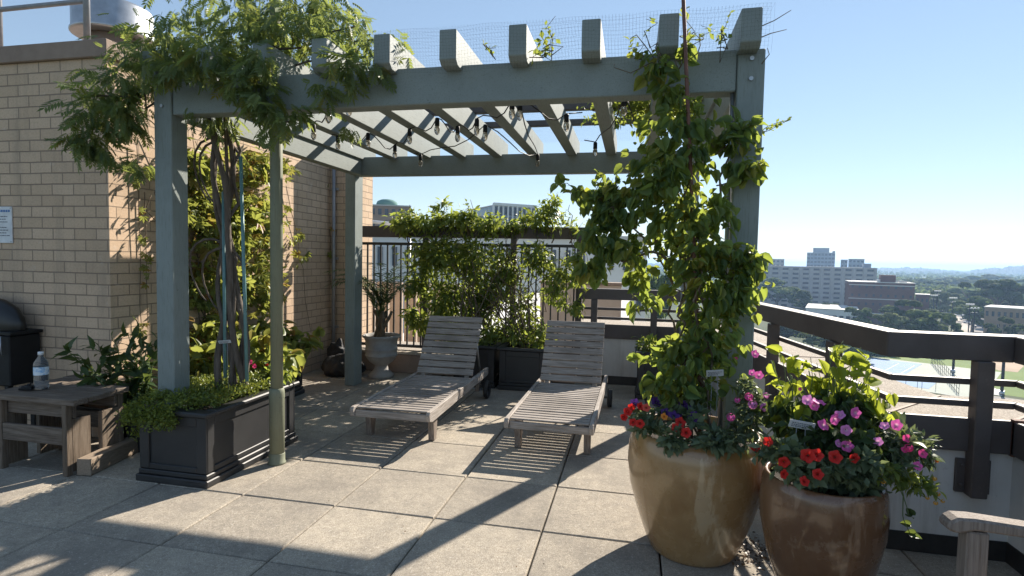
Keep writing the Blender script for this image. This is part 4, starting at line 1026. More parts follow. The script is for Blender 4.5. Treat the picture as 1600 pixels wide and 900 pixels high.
sprays([at(x, y, 3.0) for x, y in ((850, 88), (860, 88), (845, 88), (850, 90), (1010, 85), (1005, 85), (1070, 75), (1075, 75), (1130, 75), (1120, 75), (1080, 75), (770, 88), (1030, 80))], tips, LF['fence'], T_OVAL, .042, 9, sg, droop=-.1, r=.003)
ss = thing('side_sprig', 'small leafy sprig sticking out right of the front right post', 'vine', (.62, 3.1, 2.2))
sprays([at(1150, 215, 3.15)]*3, [at(1232, 188, 3.15), at(1215, 196, 3.15), at(1190, 205, 3.15)], LF['fence'], T_OVAL, .03, 22, ss, droop=0, amp=.01, r=.003)
stems('bare_twigs', M['twig'], [[at(1180, 45, 3), at(1210, 32, 3), at(1236, 16, 3)], [at(1185, 60, 3), at(1205, 52, 3), at(1229, 46, 3)], [at(1190, 100, 3), at(1202, 85, 3), at(1199, 75, 3)]], .003, .0015, ss, 5)

# ------------------------------------------------------------------ 7. flowers in the pots
def petal_plant(name, label, cat, blobs, n, leafm, T, size, fl, base, droop=.2):
    r = thing(name, label, cat, base); foliage('foliage', leafm, blobs, n, T, size, droop=droop, up=.6, parent=r, sub=12)
    for (x, y, Y, s, col, kd) in fl: flower(r, at(x, y, Y), s, col, kd)
    return r
petal_plant('red_petunia', 'scarlet petunias spilling over the left rim of the ochre pot', 'flower', [PB(1010, 665, 2.72, .07, .05, .07), PB(1050, 680, 2.64, .07, .05, .06), PB(1000, 650, 2.8, .05, .04, .05, .6)], 520, LF['grey'], T_OVAL, .045,
    [(981, 643, 2.72, .024, 'red', 'petunia'), (975, 652, 2.74, .022, 'red', 'petunia'), (989, 660, 2.66, .022, 'red', 'petunia'), (1001, 635, 2.75, .026, 'red', 'petunia'), (1000, 662, 2.63, .022, 'red', 'petunia'), (1010, 637, 2.7, .022, 'coral', 'petunia'), (1038, 651, 2.66, .021, 'orange', 'petunia'), (1056, 668, 2.6, .028, 'red', 'petunia'), (1072, 676, 2.58, .028, 'red', 'petunia'), (1063, 660, 2.64, .026, 'red', 'petunia'), (987, 636, 2.78, .022, 'red', 'petunia')], (.1, 2.75, .57))
petal_plant('purple_petunia', 'dark purple petunias in front of the tall vine stems', 'flower', [PB(1055, 640, 2.78, .1, .04, .06), PB(1085, 650, 2.7, .05, .05, .06, .6)], 240, LF['grey'], T_OVAL, .045,
    [(1026, 628, 2.8, .03, 'purple', 'petunia'), (1053, 649, 2.68, .032, 'purple', 'petunia'), (1040, 645, 2.72, .03, 'purple', 'petunia'), (1067, 632, 2.76, .03, 'purple', 'petunia'), (1083, 652, 2.68, .032, 'purple', 'petunia'), (1080, 640, 2.74, .026, 'purple', 'petunia'), (992, 630, 2.82, .026, 'purple', 'petunia'), (1062, 645, 2.74, .026, 'purple', 'petunia')], (.25, 2.85, .57))
petal_plant('phlox', 'pink lilac phlox heads at the right side of the ochre pot', 'flower', [PB(1170, 660, 2.78, .07, .09, .07), PB(1150, 690, 2.66, .07, .035, .06, .7), PB(1120, 685, 2.62, .09, .04, .06, .9), PB(1165, 610, 2.82, .03, .08, .04, .5), PB(1180, 630, 2.75, .05, .06, .05, .5)], 1000, LF['grey'], T_LANCE, .048,
    [(1142, 652, 2.62, .026, 'pink', 'head'), (1152, 625, 2.72, .020, 'pink', 'head'), (1170, 620, 2.7, .028, 'pink', 'head'), (1176, 632, 2.66, .028, 'lilac', 'head'), (1197, 618, 2.7, .022, 'lilac', 'head'), (1195, 637, 2.66, .028, 'lilac', 'head'), (1180, 553, 2.78, .022, 'pink', 'petunia'), (1175, 582, 2.76, .020, 'pink', 'petunia'), (1186, 586, 2.76, .022, 'pink', 'petunia'), (1208, 640, 2.66, .01, 'hot', 'head'), (1150, 560, 2.85, .01, 'hot', 'petunia')], (.5, 2.85, .57))
lv = thing('lime_vine', 'bright lime green broad leaved climber at the back of the brown pot', 'vine', (P2[0], P2[1]+.08, .52))
B = [PB(1230, 570, 2.68, .08, .07, .08, .7), PB(1280, 590, 2.66, .11, .08, .09, 1.2), PB(1330, 590, 2.66, .11, .10, .09, 1.2), PB(1370, 620, 2.64, .05, .08, .08, .5), PB(1300, 640, 2.62, .16, .06, .1, 1.0), PB(1215, 620, 2.66, .06, .08, .08, .6), PB(1320, 550, 2.68, .05, .03, .05, .25), PB(1345, 556, 2.68, .04, .04, .05, .25)]
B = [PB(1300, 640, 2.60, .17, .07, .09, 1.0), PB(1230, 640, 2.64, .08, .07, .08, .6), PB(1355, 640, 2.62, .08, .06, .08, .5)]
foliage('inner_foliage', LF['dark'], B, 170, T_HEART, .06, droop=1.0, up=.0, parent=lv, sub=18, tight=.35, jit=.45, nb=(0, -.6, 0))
tips = []
for x, y in ((1205, 565), (1222, 543), (1236, 556), (1248, 572), (1262, 560), (1278, 566), (1292, 553), (1303, 540), (1318, 532), (1330, 548), (1342, 543), (1352, 560), (1362, 575), (1376, 600), (1388, 612), (1392, 640), (1210, 590), (1240, 600), (1270, 590), (1300, 580), (1325, 585), (1350, 600), (1225, 620), (1290, 615), (1335, 622), (1375, 628), (1255, 630)):
    tips.append(at(x+rng.normal(0, 3), y+rng.normal(0, 3), 2.62+rng.normal(0, .06)))
bs_ = [np.array([P2[0]+rng.normal(0, .06), P2[1]+.05+rng.normal(0, .04), .53]) for _ in range(9)]
sprays(bs_, tips, LF['lime'], T_HEART, .066, 13, lv, droop=.9, mst=M['gstem'], amp=.018, r=.0032)
stems('stems', M['gstem'], [wiggle((P2[0]+rng.normal(0, .05), P2[1]+rng.normal(0, .04), .52), at(rng.uniform(1215, 1370), rng.uniform(555, 610), 2.66), 7, .015) for _ in range(18)], .004, .0025, lv, 5)
petal_plant('magenta_petunia', 'magenta and lilac petunias across the middle of the brown pot', 'flower', [PB(1290, 680, 2.48, .14, .06, .08), PB(1350, 690, 2.46, .10, .06, .07, .7)], 620, LF['dark'], T_OVAL, .05,
    [(1262, 625, 2.42, .024, 'lilac', 'petunia'), (1280, 628, 2.4, .030, 'pink', 'petunia'), (1272, 634, 2.41, .024, 'pink', 'petunia'), (1305, 655, 2.4, .028, 'pink', 'petunia'), (1287, 664, 2.4, .027, 'pink', 'petunia'), (1312, 648, 2.41, .024, 'lilac', 'petunia'), (1337, 645, 2.42, .024, 'pink', 'petunia'), (1322, 672, 2.38, .022, 'lilac', 'petunia'), (1324, 697, 2.36, .025, 'pink', 'petunia'), (1310, 693, 2.37, .016, 'lilac', 'petunia'), (1372, 690, 2.4, .020, 'lilac', 'petunia'), (1382, 665, 2.42, .020, 'lilac', 'petunia'), (1250, 608, 2.45, .008, 'hot', 'petunia'), (1401, 664, 2.42, .026, 'pink', 'petunia')], (P2[0], P2[1]-.05, .52))
petal_plant('scarlet_petunia', 'scarlet petunias hanging over the front rim of the brown pot', 'flower', [PB(1230, 705, 2.36, .07, .05, .05, .8), PB(1290, 728, 2.33, .12, .035, .04, 1), PB(1335, 742, 2.36, .10, .025, .05, .8), PB(1250, 738, 2.36, .08, .025, .05, .6), ((P2[0], P2[1]-.07, .575), (.15, .09, .025), 1.6), ((P2[0]+.1, P2[1]-.06, .57), (.07, .09, .02), 1.2), PB(1300, 735, 2.45, .16, .03, .1, .9), PB(1340, 720, 2.34, .08, .04, .05, .8), PB(1200, 700, 2.42, .05, .04, .05, .5)], 1300, LF['grey'], T_OVAL, .045,
    [(1200, 690, 2.38, .026, 'red', 'petunia'), (1180, 700, 2.42, .024, 'red', 'petunia'), (1225, 722, 2.3, .026, 'red', 'petunia'), (1225, 741, 2.29, .024, 'red', 'petunia'), (1262, 712, 2.28, .032, 'red', 'petunia'), (1276, 711, 2.28, .032, 'red', 'petunia'), (1305, 714, 2.29, .028, 'red', 'petunia'), (1335, 716, 2.3, .026, 'red', 'petunia'), (1278, 741, 2.26, .024, 'red', 'petunia'), (1257, 752, 2.26, .022, 'red', 'petunia')], (P2[0], P2[1]-.18, .52))
petal_plant('hot_pink_flower', 'hot pink flowers and grey leaves leaning right from the brown pot', 'flower', [PB(1400, 690, 2.46, .07, .06, .06), PB(1430, 700, 2.44, .07, .05, .05, .8), PB(1390, 730, 2.40, .06, .04, .05, .6)], 620, LF['grey'], T_LANCE, .05,
    [(1417, 685, 2.38, .020, 'hot', 'petunia'), (1420, 700, 2.36, .026, 'hot', 'head'), (1442, 709, 2.36, .018, 'hot', 'petunia'), (1434, 728, 2.36, .018, 'pink', 'petunia'), (1413, 703, 2.37, .016, 'hot', 'petunia')], (P2[0]+.2, P2[1]-.05, .52))
mg = petal_plant('marigold', 'trailing yellow marigolds hanging off the right side of the brown pot', 'flower', [PB(1405, 745, 2.40, .06, .03, .04), PB(1435, 758, 2.42, .06, .03, .04), PB(1380, 735, 2.36, .05, .03, .04)], 420, LF['fence'], T_LANCE, .038,
    [(1464, 720, 2.42, .012, 'orange', 'head'), (1460, 748, 2.42, .012, 'yellow', 'head'), (1466, 772, 2.42, .011, 'yellow', 'head'), (1449, 778, 2.4, .012, 'yellow', 'head'), (1462, 786, 2.41, .011, 'yellow', 'head'), (1473, 783, 2.42, .010, 'yellow', 'head'), (1380, 752, 2.34, .016, 'yellow', 'head')], (P2[0]+.2, P2[1], .5))
stems('stems', M['gstem'], [wiggle(at(1400, 735, 2.42), at(x, y, 2.42), 6, .01) for x, y in ((1464, 722), (1460, 750), (1466, 774), (1449, 779), (1473, 784), (1424, 838), (1420, 806))], .0025, .0015, mg, 5)
leaves('trailing_leaves', LF['dark'], [at(x, y, 2.42) for x, y in ((1424, 836), (1430, 834), (1418, 807), (1426, 805), (1422, 820))], rng.normal(0, .5, (5, 3)), rng.normal(0, .3, (5, 3))+np.array([0, -.6, .6]), np.full(5, .035), T_HEART, mg)
foliage('potted_grass', LF['fence'], [((.2, 6.15, .56), (.13, .14, .07), 1)], 260, T_LANCE, .08, droop=-.2, loc=(.2, 6.15, .45))[0]
tag(bpy.data.objects['potted_grass'], 'low green plant in the corner planter beyond the ochre pot', 'plant')
# litter between the pots
lt = [(rng.normal(.60, .07), rng.normal(2.93, .09), .004+rng.uniform(0, .012)) for _ in range(260)]
M['dryleaf'] = leafmat('dry_leaf', (.05, .028, .016), (.16, .10, .055), (.2, .1, .04), .1)
o = leaves('leaf_litter', M['dryleaf'], lt, rng.normal(0, 1, (260, 3))*[1, 1, .2], rng.normal(0, .4, (260, 3))+[0, 0, 1], rng.uniform(.01, .026, 260), T_OVAL, loc=(.6, 2.9, 0)); tag(o, 'dry brown leaves drifted between the glazed pots', 'leaves', kind='stuff')
l3 = [(rng.uniform(-3.6, 1.2), rng.uniform(1.6, 6.2), .004) for _ in range(190)]
o = leaves('fallen_petals', M['dryleaf'], l3, rng.normal(0, 1, (190, 3))*[1, 1, .1], rng.normal(0, .2, (190, 3))+[0, 0, 1], rng.uniform(.005, .015, 190), T_OVAL, loc=(-1, 3, 0)); tag(o, 'scattered dry leaf bits on the paving', 'leaves', kind='stuff')
# ------------------------------------------------------------------ the town below
M['grass'] = pm('mown_grass', (.075, .13, .022), (.16, .22, .045), .05, .9, .2, bscale=2, spec=.15)
M['townground'] = pm('town_ground', (.045, .065, .03), (.10, .11, .06), .012, .95, 0, spec=.1)
M['asphalt'] = pm('asphalt', (.20, .185, .17), (.27, .25, .235), .08, .9, 0, spec=.2)
M['pathc'] = pm('pale_path', (.36, .31, .26), (.46, .41, .35), .2, .9, 0, spec=.2)
M['bare'] = pm('bare_earth', (.36, .27, .19), (.48, .37, .27), .1, .95, 0, spec=.1)
M['courtb'] = pm('court_blue', (.12, .22, .36), (.16, .27, .42), .1, .8, 0, spec=.2)
M['courtg'] = pm('court_grey_green', (.23, .26, .22), (.29, .32, .27), .1, .8, 0, spec=.2)
M['chalk'] = flat('white_lines', (.75, .75, .73), .8)
def sheet(name, P, z, m, label=None):
    o = mesh_np(name, [(x, y, z) for x, y in P], [tuple(range(len(P)))], m, loc=(P[0][0], P[0][1], z)); tag(o, label, kind='structure'); return o
sheet('ground', [(-7500, -3000), (7500, -3000), (7500, 8500), (-7500, 8500)], GZ, M['townground'], 'flat town ground far below the terrace')
def gp(x, y): p = onz(x, y, GZ); return (p[0], p[1])
ux = np.array([.55, .835]); uy = np.array([-.835, .55])     # street grid of the town
def quad(name, c, a, b_, z, m, label=None):
    c = np.array(c); P = [c-ux*a-uy*b_, c+ux*a-uy*b_, c+ux*a+uy*b_, c-ux*a+uy*b_]; return sheet(name, [tuple(p) for p in P], GZ+z, m, label)
C0 = np.array(gp(1440, 590))
quad('lawn', np.array(gp(1560, 572))+ux*20, 70, 45, .03, M['grass'], 'green sports lawn beyond the railing')
quad('court_apron', C0+ux*4+uy*6, 24, 20, .06, M['courtg'], 'grey green tennis court apron')
quad('tennis_court', C0+ux*8+uy*13, 17, 9, .09, M['courtb'], 'blue tennis court surface')
quad('tennis_court', C0-ux*11+uy*3, 5, 7, .09, M['courtb'], 'blue tennis court surface near the ledge')
b = MB()
for d in (-8, -4, 4, 8):
    p = C0+ux*8+uy*(13+d); b.obox((p[0], p[1], GZ+.10), (ux[0]*11.9, ux[1]*11.9, 0), (uy[0]*.06, uy[1]*.06, 0), (0, 0, .004))
for d in (-11.9, -6.4, 0, 6.4, 11.9):
    p = C0+ux*(8+d)+uy*13; b.obox((p[0], p[1], GZ+.104), (ux[0]*.06, ux[1]*.06, 0), (uy[0]*8, uy[1]*8, 0), (0, 0, .004))
tag(b.build('court_lines', M['chalk']), 'white tennis court lines', kind='structure')
sheet('bare_patch', [gp(1545, 566), gp(1580, 562), gp(1600, 572), (gp(1590, 582)), gp(1560, 579), gp(1535, 570)], GZ+.06, M['bare'], 'bare earth patch on the lawn')
sheet('footpath', [gp(1528, 596), gp(1536, 595), gp(1566, 614), gp(1556, 616)], GZ+.07, M['pathc'], 'pale footpath crossing the lawn')
quad('street', np.array(gp(1590, 629)), 4, 13, .05, M['asphalt'], 'street by the sports lawn')
b = MB(); p0 = np.array(gp(1548, 616))
for k in range(6):
    p = p0+ux*k*1.5; b.obox((p[0], p[1], GZ+.12), (ux[0]*.4, ux[1]*.4, 0), (uy[0]*2, uy[1]*2, 0), (0, 0, .004))
tag(b.build('crosswalk', M['chalk']), 'white crosswalk stripes', kind='structure')
sheet('street', [gp(1489, 482), gp(1494, 482), gp(1545, 540), gp(1500, 540)], GZ+.04, M['pathc'], 'pale street running up between the trees')
sheet('parking_lot', [gp(1495, 492), gp(1530, 492), gp(1600, 512), gp(1600, 522), gp(1525, 522)], GZ+.08, M['asphalt'], 'parking lot between the trees')

# --- buildings
def bmat(name, a, b_, sc_=.15): return pm(name, a, b_, sc_, .85, 0, spec=.2)
M['slabw'] = bmat('pale_concrete', (.42, .40, .38), (.50, .48, .455)); M['glassd'] = pm('dark_window', (.03, .04, .055), (.08, .10, .13), .4, .25, 0)
M['redbrick'] = bmat('red_brick_far', (.13, .075, .068), (.175, .10, .09)); M['roofw'] = bmat('pale_flat_roof', (.52, .50, .47), (.64, .62, .58)); M['tanbr'] = bmat('tan_brick_far', (.30, .21, .16), (.37, .27, .21))
M['bluegl'] = pm('blue_curtain_glass', (.10, .16, .22), (.28, .36, .44), .25, .2, 0); M['greyc'] = bmat('grey_concrete', (.25, .28, .33), (.32, .36, .41)); M['dull'] = pm('dull_dark_metal', (.03, .03, .03), (.05, .05, .05), 3, .9, 0, spec=.03); M['whitew'] = bmat('white_panel', (.68, .67, .65), (.78, .77, .75)); M['copper'] = bmat('green_copper', (.10, .20, .18), (.15, .27, .24))
def building(name, label, xl, xr, yt, d, depth, wm, floors=0, cols=0, wh=.5, ww=.6, skew=0.0, z0=GZ, roofm='roofw', group=None, cap=.8):
    """a block whose facade spans photo columns xl..xr at distance d, turned by skew radians; windows are its own parts"""
    A, B_ = town(xl, d)[:2], town(xr, d)[:2]; mid = (A+B_)/2; w = np.linalg.norm(B_-A); t = (B_-A)/w
    c, s = math.cos(skew), math.sin(skew); t = np.array([t[0]*c-t[1]*s, t[0]*s+t[1]*c]); n = np.array([-t[1], t[0]])
    if np.dot(n, mid) < 0: n = -n
    H = hgt((xl+xr)/2, yt, d)-z0
    r = thing(name, label, 'building', (mid[0], mid[1], z0), group)
    T = np.array([*t, 0]); Nn = np.array([*n, 0]); cen = np.array([*mid, z0])+Nn*depth/2
    b = MB(); b.obox(cen+np.array([0, 0, H/2]), T*w/2, Nn*depth/2, (0, 0, H/2)); b.build('wall', M[wm], r)
    b = MB(); b.obox(cen+np.array([0, 0, H+.15]), T*(w/2+.25), Nn*(depth/2+.25), (0, 0, .15)); b.build('roof', M[roofm], r)
    if floors:
        first = None; fh = H/floors; cw = w/cols
        for i in range(floors):
            for j in range(cols):
                p = np.array([*mid, z0])+T*(-w/2+cw*(j+.5))+np.array([0, 0, fh*(i+.5)])-Nn*.06
                if first is None:
                    b = MB(); b.obox(p, T*cw*ww/2, Nn*.1, (0, 0, fh*wh/2)); first = b.build('window', M['glassd'], r); pf = p
                else:
                    q = first.copy(); link(q); q.parent = r; q.location = Vector(p-pf)
        ps = mid+n*depth/2   # end wall windows
    return r, T, Nn, w, H, np.array([*mid, z0])
G1 = 'office blocks on the skyline'
r, T, Nn, w, H, o = building('apartment_slab', 'long pale nine storey apartment slab with rows of windows beyond the railing', 1188, 1372, 417.5, 430, 18, 'slabw', 9, 11, .42, .56, skew=.18)
b = MB()
for k in range(12): b.obox(o+T*(-w/2+k*w/11)+np.array([0, 0, H/2])-Nn*.25, T*.5, Nn*.25, (0, 0, H/2))
b.build('pier', M['slabw'], r)
b = MB(); b.obox(o+T*(w/2-4)+Nn*6+np.array([0, 0, H+1.6]), T*2.2, Nn*2, (0, 0, 1.4)); b.build('roof_plant', M['greyc'], r)
r, T, Nn, w, H, o = building('office_tower', 'stepped grey office tower above the pale apartment slab', 1260, 1304, 395, 760, 30, 'greyc', 10, 8, .5, .75)
b = MB(); b.obox(o+Nn*15+np.array([0, 0, H+3]), T*w*.29, Nn*10, (0, 0, 3.0)); b.build('upper_storey', M['greyc'], r)
b = MB(); b.obox(o+Nn*10+T*w*.45+np.array([0, 0, H+1.2]), T*1.4, Nn*2, (0, 0, 1.2)); b.build('roof_plant', M['greyc'], r)
building('round_roofed_block', 'small pale tower at the left end behind the apartment slab', 1199, 1225, 405, 640, 16, 'slabw', 8, 4, .45, .6)
building('stepped_block', 'low grey block right of the stepped office tower', 1313, 1324, 406, 700, 14, 'greyc', 8, 2, .4, .6); building('stepped_block', 'wider grey block at the right end of the skyline group', 1325, 1350, 405, 680, 18, 'greyc', 8, 4, .4, .6)
r, T, Nn, w, H, o = building('brick_office_block', 'dark red brick block with pale bands in the middle distance', 1328, 1432, 442, 330, 24, 'redbrick', 5, 9, .30, .28, skew=.12)
b = MB()
for q in (.94, .62, .28): b.obox(o+np.array([0, 0, H*q])-Nn*.12, T*(w/2+.1), Nn*.12, (0, 0, .22))
b.build('pale_band', M['roofw'], r)
b = MB(); b.obox(o+T*w*.12+Nn*8+np.array([0, 0, H+1.9]), T*3.2, Nn*3, (0, 0, 1.9)); b.build('roof_house', M['redbrick'], r)
for k, (tt, zz) in enumerate(((-.02, 1.3), (.25, .8), (.32, 1.0), (.38, .7))):
    b = MB(); b.obox(o+T*w*tt+Nn*6+np.array([0, 0, H+.3+zz/2]), T*.8, Nn*.8, (0, 0, zz/2)); b.build('roof_plant', M['roofw'], r)
building('low_flat_roof_building', 'low building with a pale flat roof below the brick block', 1262, 1345, 484, 300, 34, 'whitew', 1, 8, .4, .6, z0=GZ)
building('long_low_building', 'long low tan building behind trees at the right edge', 1542, 1640, 483, 285, 16, 'tanbr', 3, 10, .4, .45, skew=-.1)
building('low_wing', 'flat roofed low wing right of the brick block', 1433, 1455, 461, 345, 10, 'redbrick', 3, 3, .3, .4)
# behind the picket fence
r, T, Nn, w, H, o = building('copper_topped_tower', 'tan tower with a rounded green copper crown behind the fence', 577, 640, 322, 150, 16, 'tanbr', 14, 6, .5, .5)
b = MB(); b.lathe([(w*.28, 0), (w*.28, 1.0), (w*.25, 1.6), (w*.15, 2.1), (.01, 2.3)], tuple(o+T*w*-.08+Nn*8+np.array([0, 0, H+.3])), 20); b.build('copper_crown', M['copper'], r)
for k in (2, 5, 8):
    b = MB(); b.obox(o+T*w*.05-Nn*.8+np.array([0, 0, H-1.4-k*2.2]), T*3.2, Nn*.8, (0, 0, .35)); b.build('balcony', M['tanbr'], r)
r, T, Nn, w, H, o = building('glass_tower', 'blue glass tower with a pale frame above the fence vines', 766, 838, 324, 170, 18, 'bluegl', 16, 9, .8, .82, skew=.45)
b = MB()
for k in range(10): b.obox(o+T*(-w/2+k*w/9)-Nn*.3+np.array([0, 0, H/2+.4]), T*.22, Nn*.3, (0, 0, H/2+.4))
b.obox(o-Nn*.3+np.array([0, 0, H+.6]), T*w/2, Nn*.35, (0, 0, .4)); b.build('frame', M['whitew'], r)
building('low_grey_block', 'plain grey block beside the glass tower over the vines', 742, 764, 338, 165, 14, 'greyc', 12, 3, .4, .5)
building('white_row_building', 'white building with tall windows seen through the fence pickets', 560, 1010, 372, 48, 12, 'whitew', 9, 20, .45, .32, roofm='roofw')
# neighbouring roof just beyond the terrace
b = MB(); b.box(-6, 7.2, -28, -.1, 34, -.6); tag(b.build('neighbour_roof', M['roofw'], loc=(0, 9, -28)), 'flat roof level beyond the terrace', kind='structure')
en = thing('roof_plant_enclosure', 'beige panel enclosure standing behind the left end of the picket fence', 'enclosure', (-3.2, 9, -.6))
xs_ = np.linspace(-4.6, -2.55, 9)
for k in range(8):
    b = MB(); b.box(xs_[k]+.02, 8.9+.03*(k % 2), -.6, xs_[k+1]-.02, 9.0+.03*(k % 2), 1.02+.0*(k % 3)); b.build('panel', M['tanpanel'] if k < 6 else M['whitew'], en, bevel=.01)
rwall = thing('roof_screen_wall', 'sunlit tan block wall on the neighbouring roof seen through the far railing', 'wall', (-.4, 9.3, -.6))
b = MB(); b.box(-1.5, 9.2, -.6, -.17, 9.4, 1.06); b.build('wall', M['tanpanel'], rwall, bevel=.01)
b = MB(); b.box(-1.52, 9.17, 1.062, -.15, 9.43, 1.10); b.build('cap', M['coping'], rwall)
wp = thing('white_cable_pipe', 'thin white pipe sloping behind the fence top at the left', 'pipe', (-4, 11, 0))
p0_, p1_ = at(578, 346, 12), at(640, 353, 12)
b = MB(); b.tube([p0_, p1_], .04, 8); b.build('pipe', M['whitew'], wp)
b = MB(); b.tube([(p0_[0], p0_[1], -.6), p0_], .035, 8); b.tube([(p1_[0], p1_[1], -.6), p1_], .035, 8); b.build('support', M['galv'], wp)
bb = MB(); bb.box(-6.6, -2.5, GZ, 2.36, 7.15, -.51); tag(bb.build('terrace_building_body', M['tanbr'], loc=(0, 0, GZ)), 'tan body of the tower under the terrace', kind='structure')

# --- trees
LF['tree_a'] = leafmat('tree_leaf_mid', (.05, .085, .03), (.14, .19, .06), (.22, .28, .08), .4, rough=.9)
LF['tree_b'] = leafmat('tree_leaf_dark', (.032, .056, .026), (.085, .12, .048), (.16, .21, .06), .38, rough=.9)
LF['tree_c'] = leafmat('tree_leaf_pale', (.10, .13, .06), (.21, .245, .115), (.28, .32, .12), .4, rough=.9)
def tree_proto(h, w, seed, lm, style='round'):
    """unit tree standing at the origin: trunk with limbs and a ragged crown"""
    g = np.random.default_rng(seed)
    r = thing('tree', 'tree', 'tree', (0, 0, 0))
    b = MB(); tops = []
    th = h*(.30 if style == 'round' else .55)
    b.tube([(0, 0, 0), (g.normal(0, .1), g.normal(0, .1), th*.6), (g.normal(0, .2), g.normal(0, .2), th)], [.032*h, .024*h, .018*h], 7)
    for k in range(7):
        a = g.uniform(0, 2*PI); e = np.array([math.cos(a)*w*.33, math.sin(a)*w*.33, h*g.uniform(.55, .9)]); tops.append(e)
        b.tube([(0, 0, th*g.uniform(.6, 1)), e*.5+np.array([0, 0, th*.45]), e], [.014*h, .009*h, .004*h], 5)
    b.build('trunk', M['bark'], r)
    P = []; ND = []; TN = []
    nb = 20
    for k in range(nb):
        if style == 'round':
            z = g.uniform(.28, .92); rad = w*.5*math.sqrt(max(.05, 1-((z-.52)/.48)**2))
        elif style == 'pine':
            z = g.uniform(.62, .97); rad = w*.5*(1-((z-.75)/.30)**2 if abs(z-.75) < .28 else .3)
        else:
            z = g.uniform(.15, .95); rad = w*.5*(1.05-z)
        a = g.uniform(0, 2*PI); q = rad*g.uniform(.35, .85); c = np.array([math.cos(a)*q, math.sin(a)*q, z*h]); s = w*g.uniform(.10, .19)
        m_ = 110; d = unit(g.normal(0, 1, (m_, 3))); d[:, 2] = np.abs(d[:, 2])*1.15-.35*(g.uniform(0, 1, m_) < .4); P.append(c+d*g.uniform(.75, 1.05, (m_, 1))*np.array([s, s, s*.7])); ND.append(d); TN.append(np.clip(g.normal(.25+.5*g.uniform(0, 1), .15, m_), 0, 1))
    P = np.concatenate(P); n = len(P); ND = np.concatenate(ND); TN = np.concatenate(TN); D = np.cross(ND, g.normal(0, 1, (n, 3)))
    leaves('crown', LF[lm], P, D, ND+g.normal(0, .25, (n, 3)), np.full(n, .050*h)*g.uniform(.6, 1.3, n), T_TREE, r, tone=TN)
    return r
T_TREE = (np.array([(-.5, -.6, 0), (.5, -.5, .1), (.55, .5, -.05), (-.4, .6, .08), (.1, .0, .3), (-.9, .1, -.1), (.9, .1, -.1)], float), np.array([(0, 1, 4), (1, 2, 4), (2, 3, 4), (3, 0, 4), (0, 5, 3), (1, 6, 2)]))
T_OVAL2 = (T_OVAL[0]*[2.2, 1, 1]-[0, .5, 0], T_OVAL[1])
PRO = [tree_proto(12, 10, 1, 'tree_a'), tree_proto(12, 11, 2, 'tree_b'), tree_proto(12, 12, 3, 'tree_c'), tree_proto(14, 11, 4, 'tree_b', 'pine'), tree_proto(13, 6.5, 5, 'tree_b', 'cone'), tree_proto(11, 12, 6, 'tree_a')]
used = [False]*len(PRO)
def tree(k, x, ytop, d, wpx, label, group='trees in the town below', z=GZ):
    o = PRO[k] if not used[k] else copy_tree(PRO[k]); used[k] = True
    p = town(x, d, z); h0 = (12, 12, 12, 14, 13, 11)[k]; w0 = (10, 11, 12, 11, 6.5, 12)[k]
    H = max(3, hgt(x, ytop, d)-z); W = wpx*d/FPX*.95
    o.location = p; o.scale = (W/w0, W/w0, H/h0/.97); o.rotation_euler.z = rng.uniform(0, 6)
    o['label'] = label; o['group'] = group; return o
tree(0, 1216, 437, 400, 66, 'large spreading tree in front of the apartment slab\'s left end'); tree(4, 1258, 456, 350, 42, 'dark pointed tree standing before the middle of the apartment slab')
tree(1, 1303, 474, 335, 44, 'dark bushy tree left of the red brick block'); tree(5, 1348, 482, 275, 46, 'rounded green tree at the foot of the brick block\'s left corner')
tree(1, 1425, 470, 275, 66, 'big dark crown overlapping the brick block\'s right half'); tree(2, 1398, 492, 245, 62, 'pale silvery tree just above the rail below the brick block')
tree(5, 1450, 487, 250, 72, 'bright green broad tree above the corner of the top rail'); tree(0, 1478, 492, 262, 40, 'green tree beside the tall pole and pale street')
tree(2, 1476, 455, 390, 46, 'yellow green tree behind the floodlight poles'); tree(3, 1562, 441, 380, 60, 'umbrella shaped pine with a bare tall trunk at the right')
tree(1, 1528, 443, 420, 50, 'dark tall tree left of the umbrella pine'); tree(0, 1525, 466, 335, 52, 'mid green tree at the parking lot edge'); tree(1, 1590, 452, 400, 50, 'dark tree at the right picture edge behind the tan building')
tree(1, 1575, 497, 268, 40, 'dark tree in front of the long tan building')
for (x, y, d, w) in ((1445, 462, 430, 40), (1500, 452, 480, 44), (1462, 440, 620, 40), (1545, 446, 520, 46), (1497, 436, 800, 40), (1520, 432, 900, 44), (1450, 436, 800, 44), (1480, 434, 950, 40), (1580, 437, 700, 50), (1420, 438, 640, 40), (1555, 430, 1000, 44), (1600, 443, 600, 50)):
    tree(int(rng.integers(0, 3)), x, y, d, w, 'one of the many crowns in the wooded valley right of the brick block', 'valley trees beyond the brick block')
for k, (x, y, d, w) in enumerate(((1235, 497, 230, 60), (1275, 505, 215, 60), (1310, 515, 205, 60), (1345, 525, 200, 60))):
    tree((1, 5, 1, 0)[k], x, y, d, w, 'one of the leafy trees seen in the gap under the sloping top rail', 'trees below the sloping rail')
for k, (x, y, d, w) in enumerate(((1372, 540, 218, 60), (1405, 540, 226, 56), (1438, 541, 235, 60), (1470, 540, 245, 50))):
    tree((1, 1, 0, 1)[k], x, y, d, w, 'one of the dark trees in a row behind the blue tennis court', 'row of trees behind the court')
for (x, y, d, w, l) in ((985, 418, 90, 60, 'tree crown visible through the tall vine beside the far railing'), (1035, 432, 110, 60, 'green tree behind the tall vine and far rail')):
    tree(5, x, y, d, w, l)
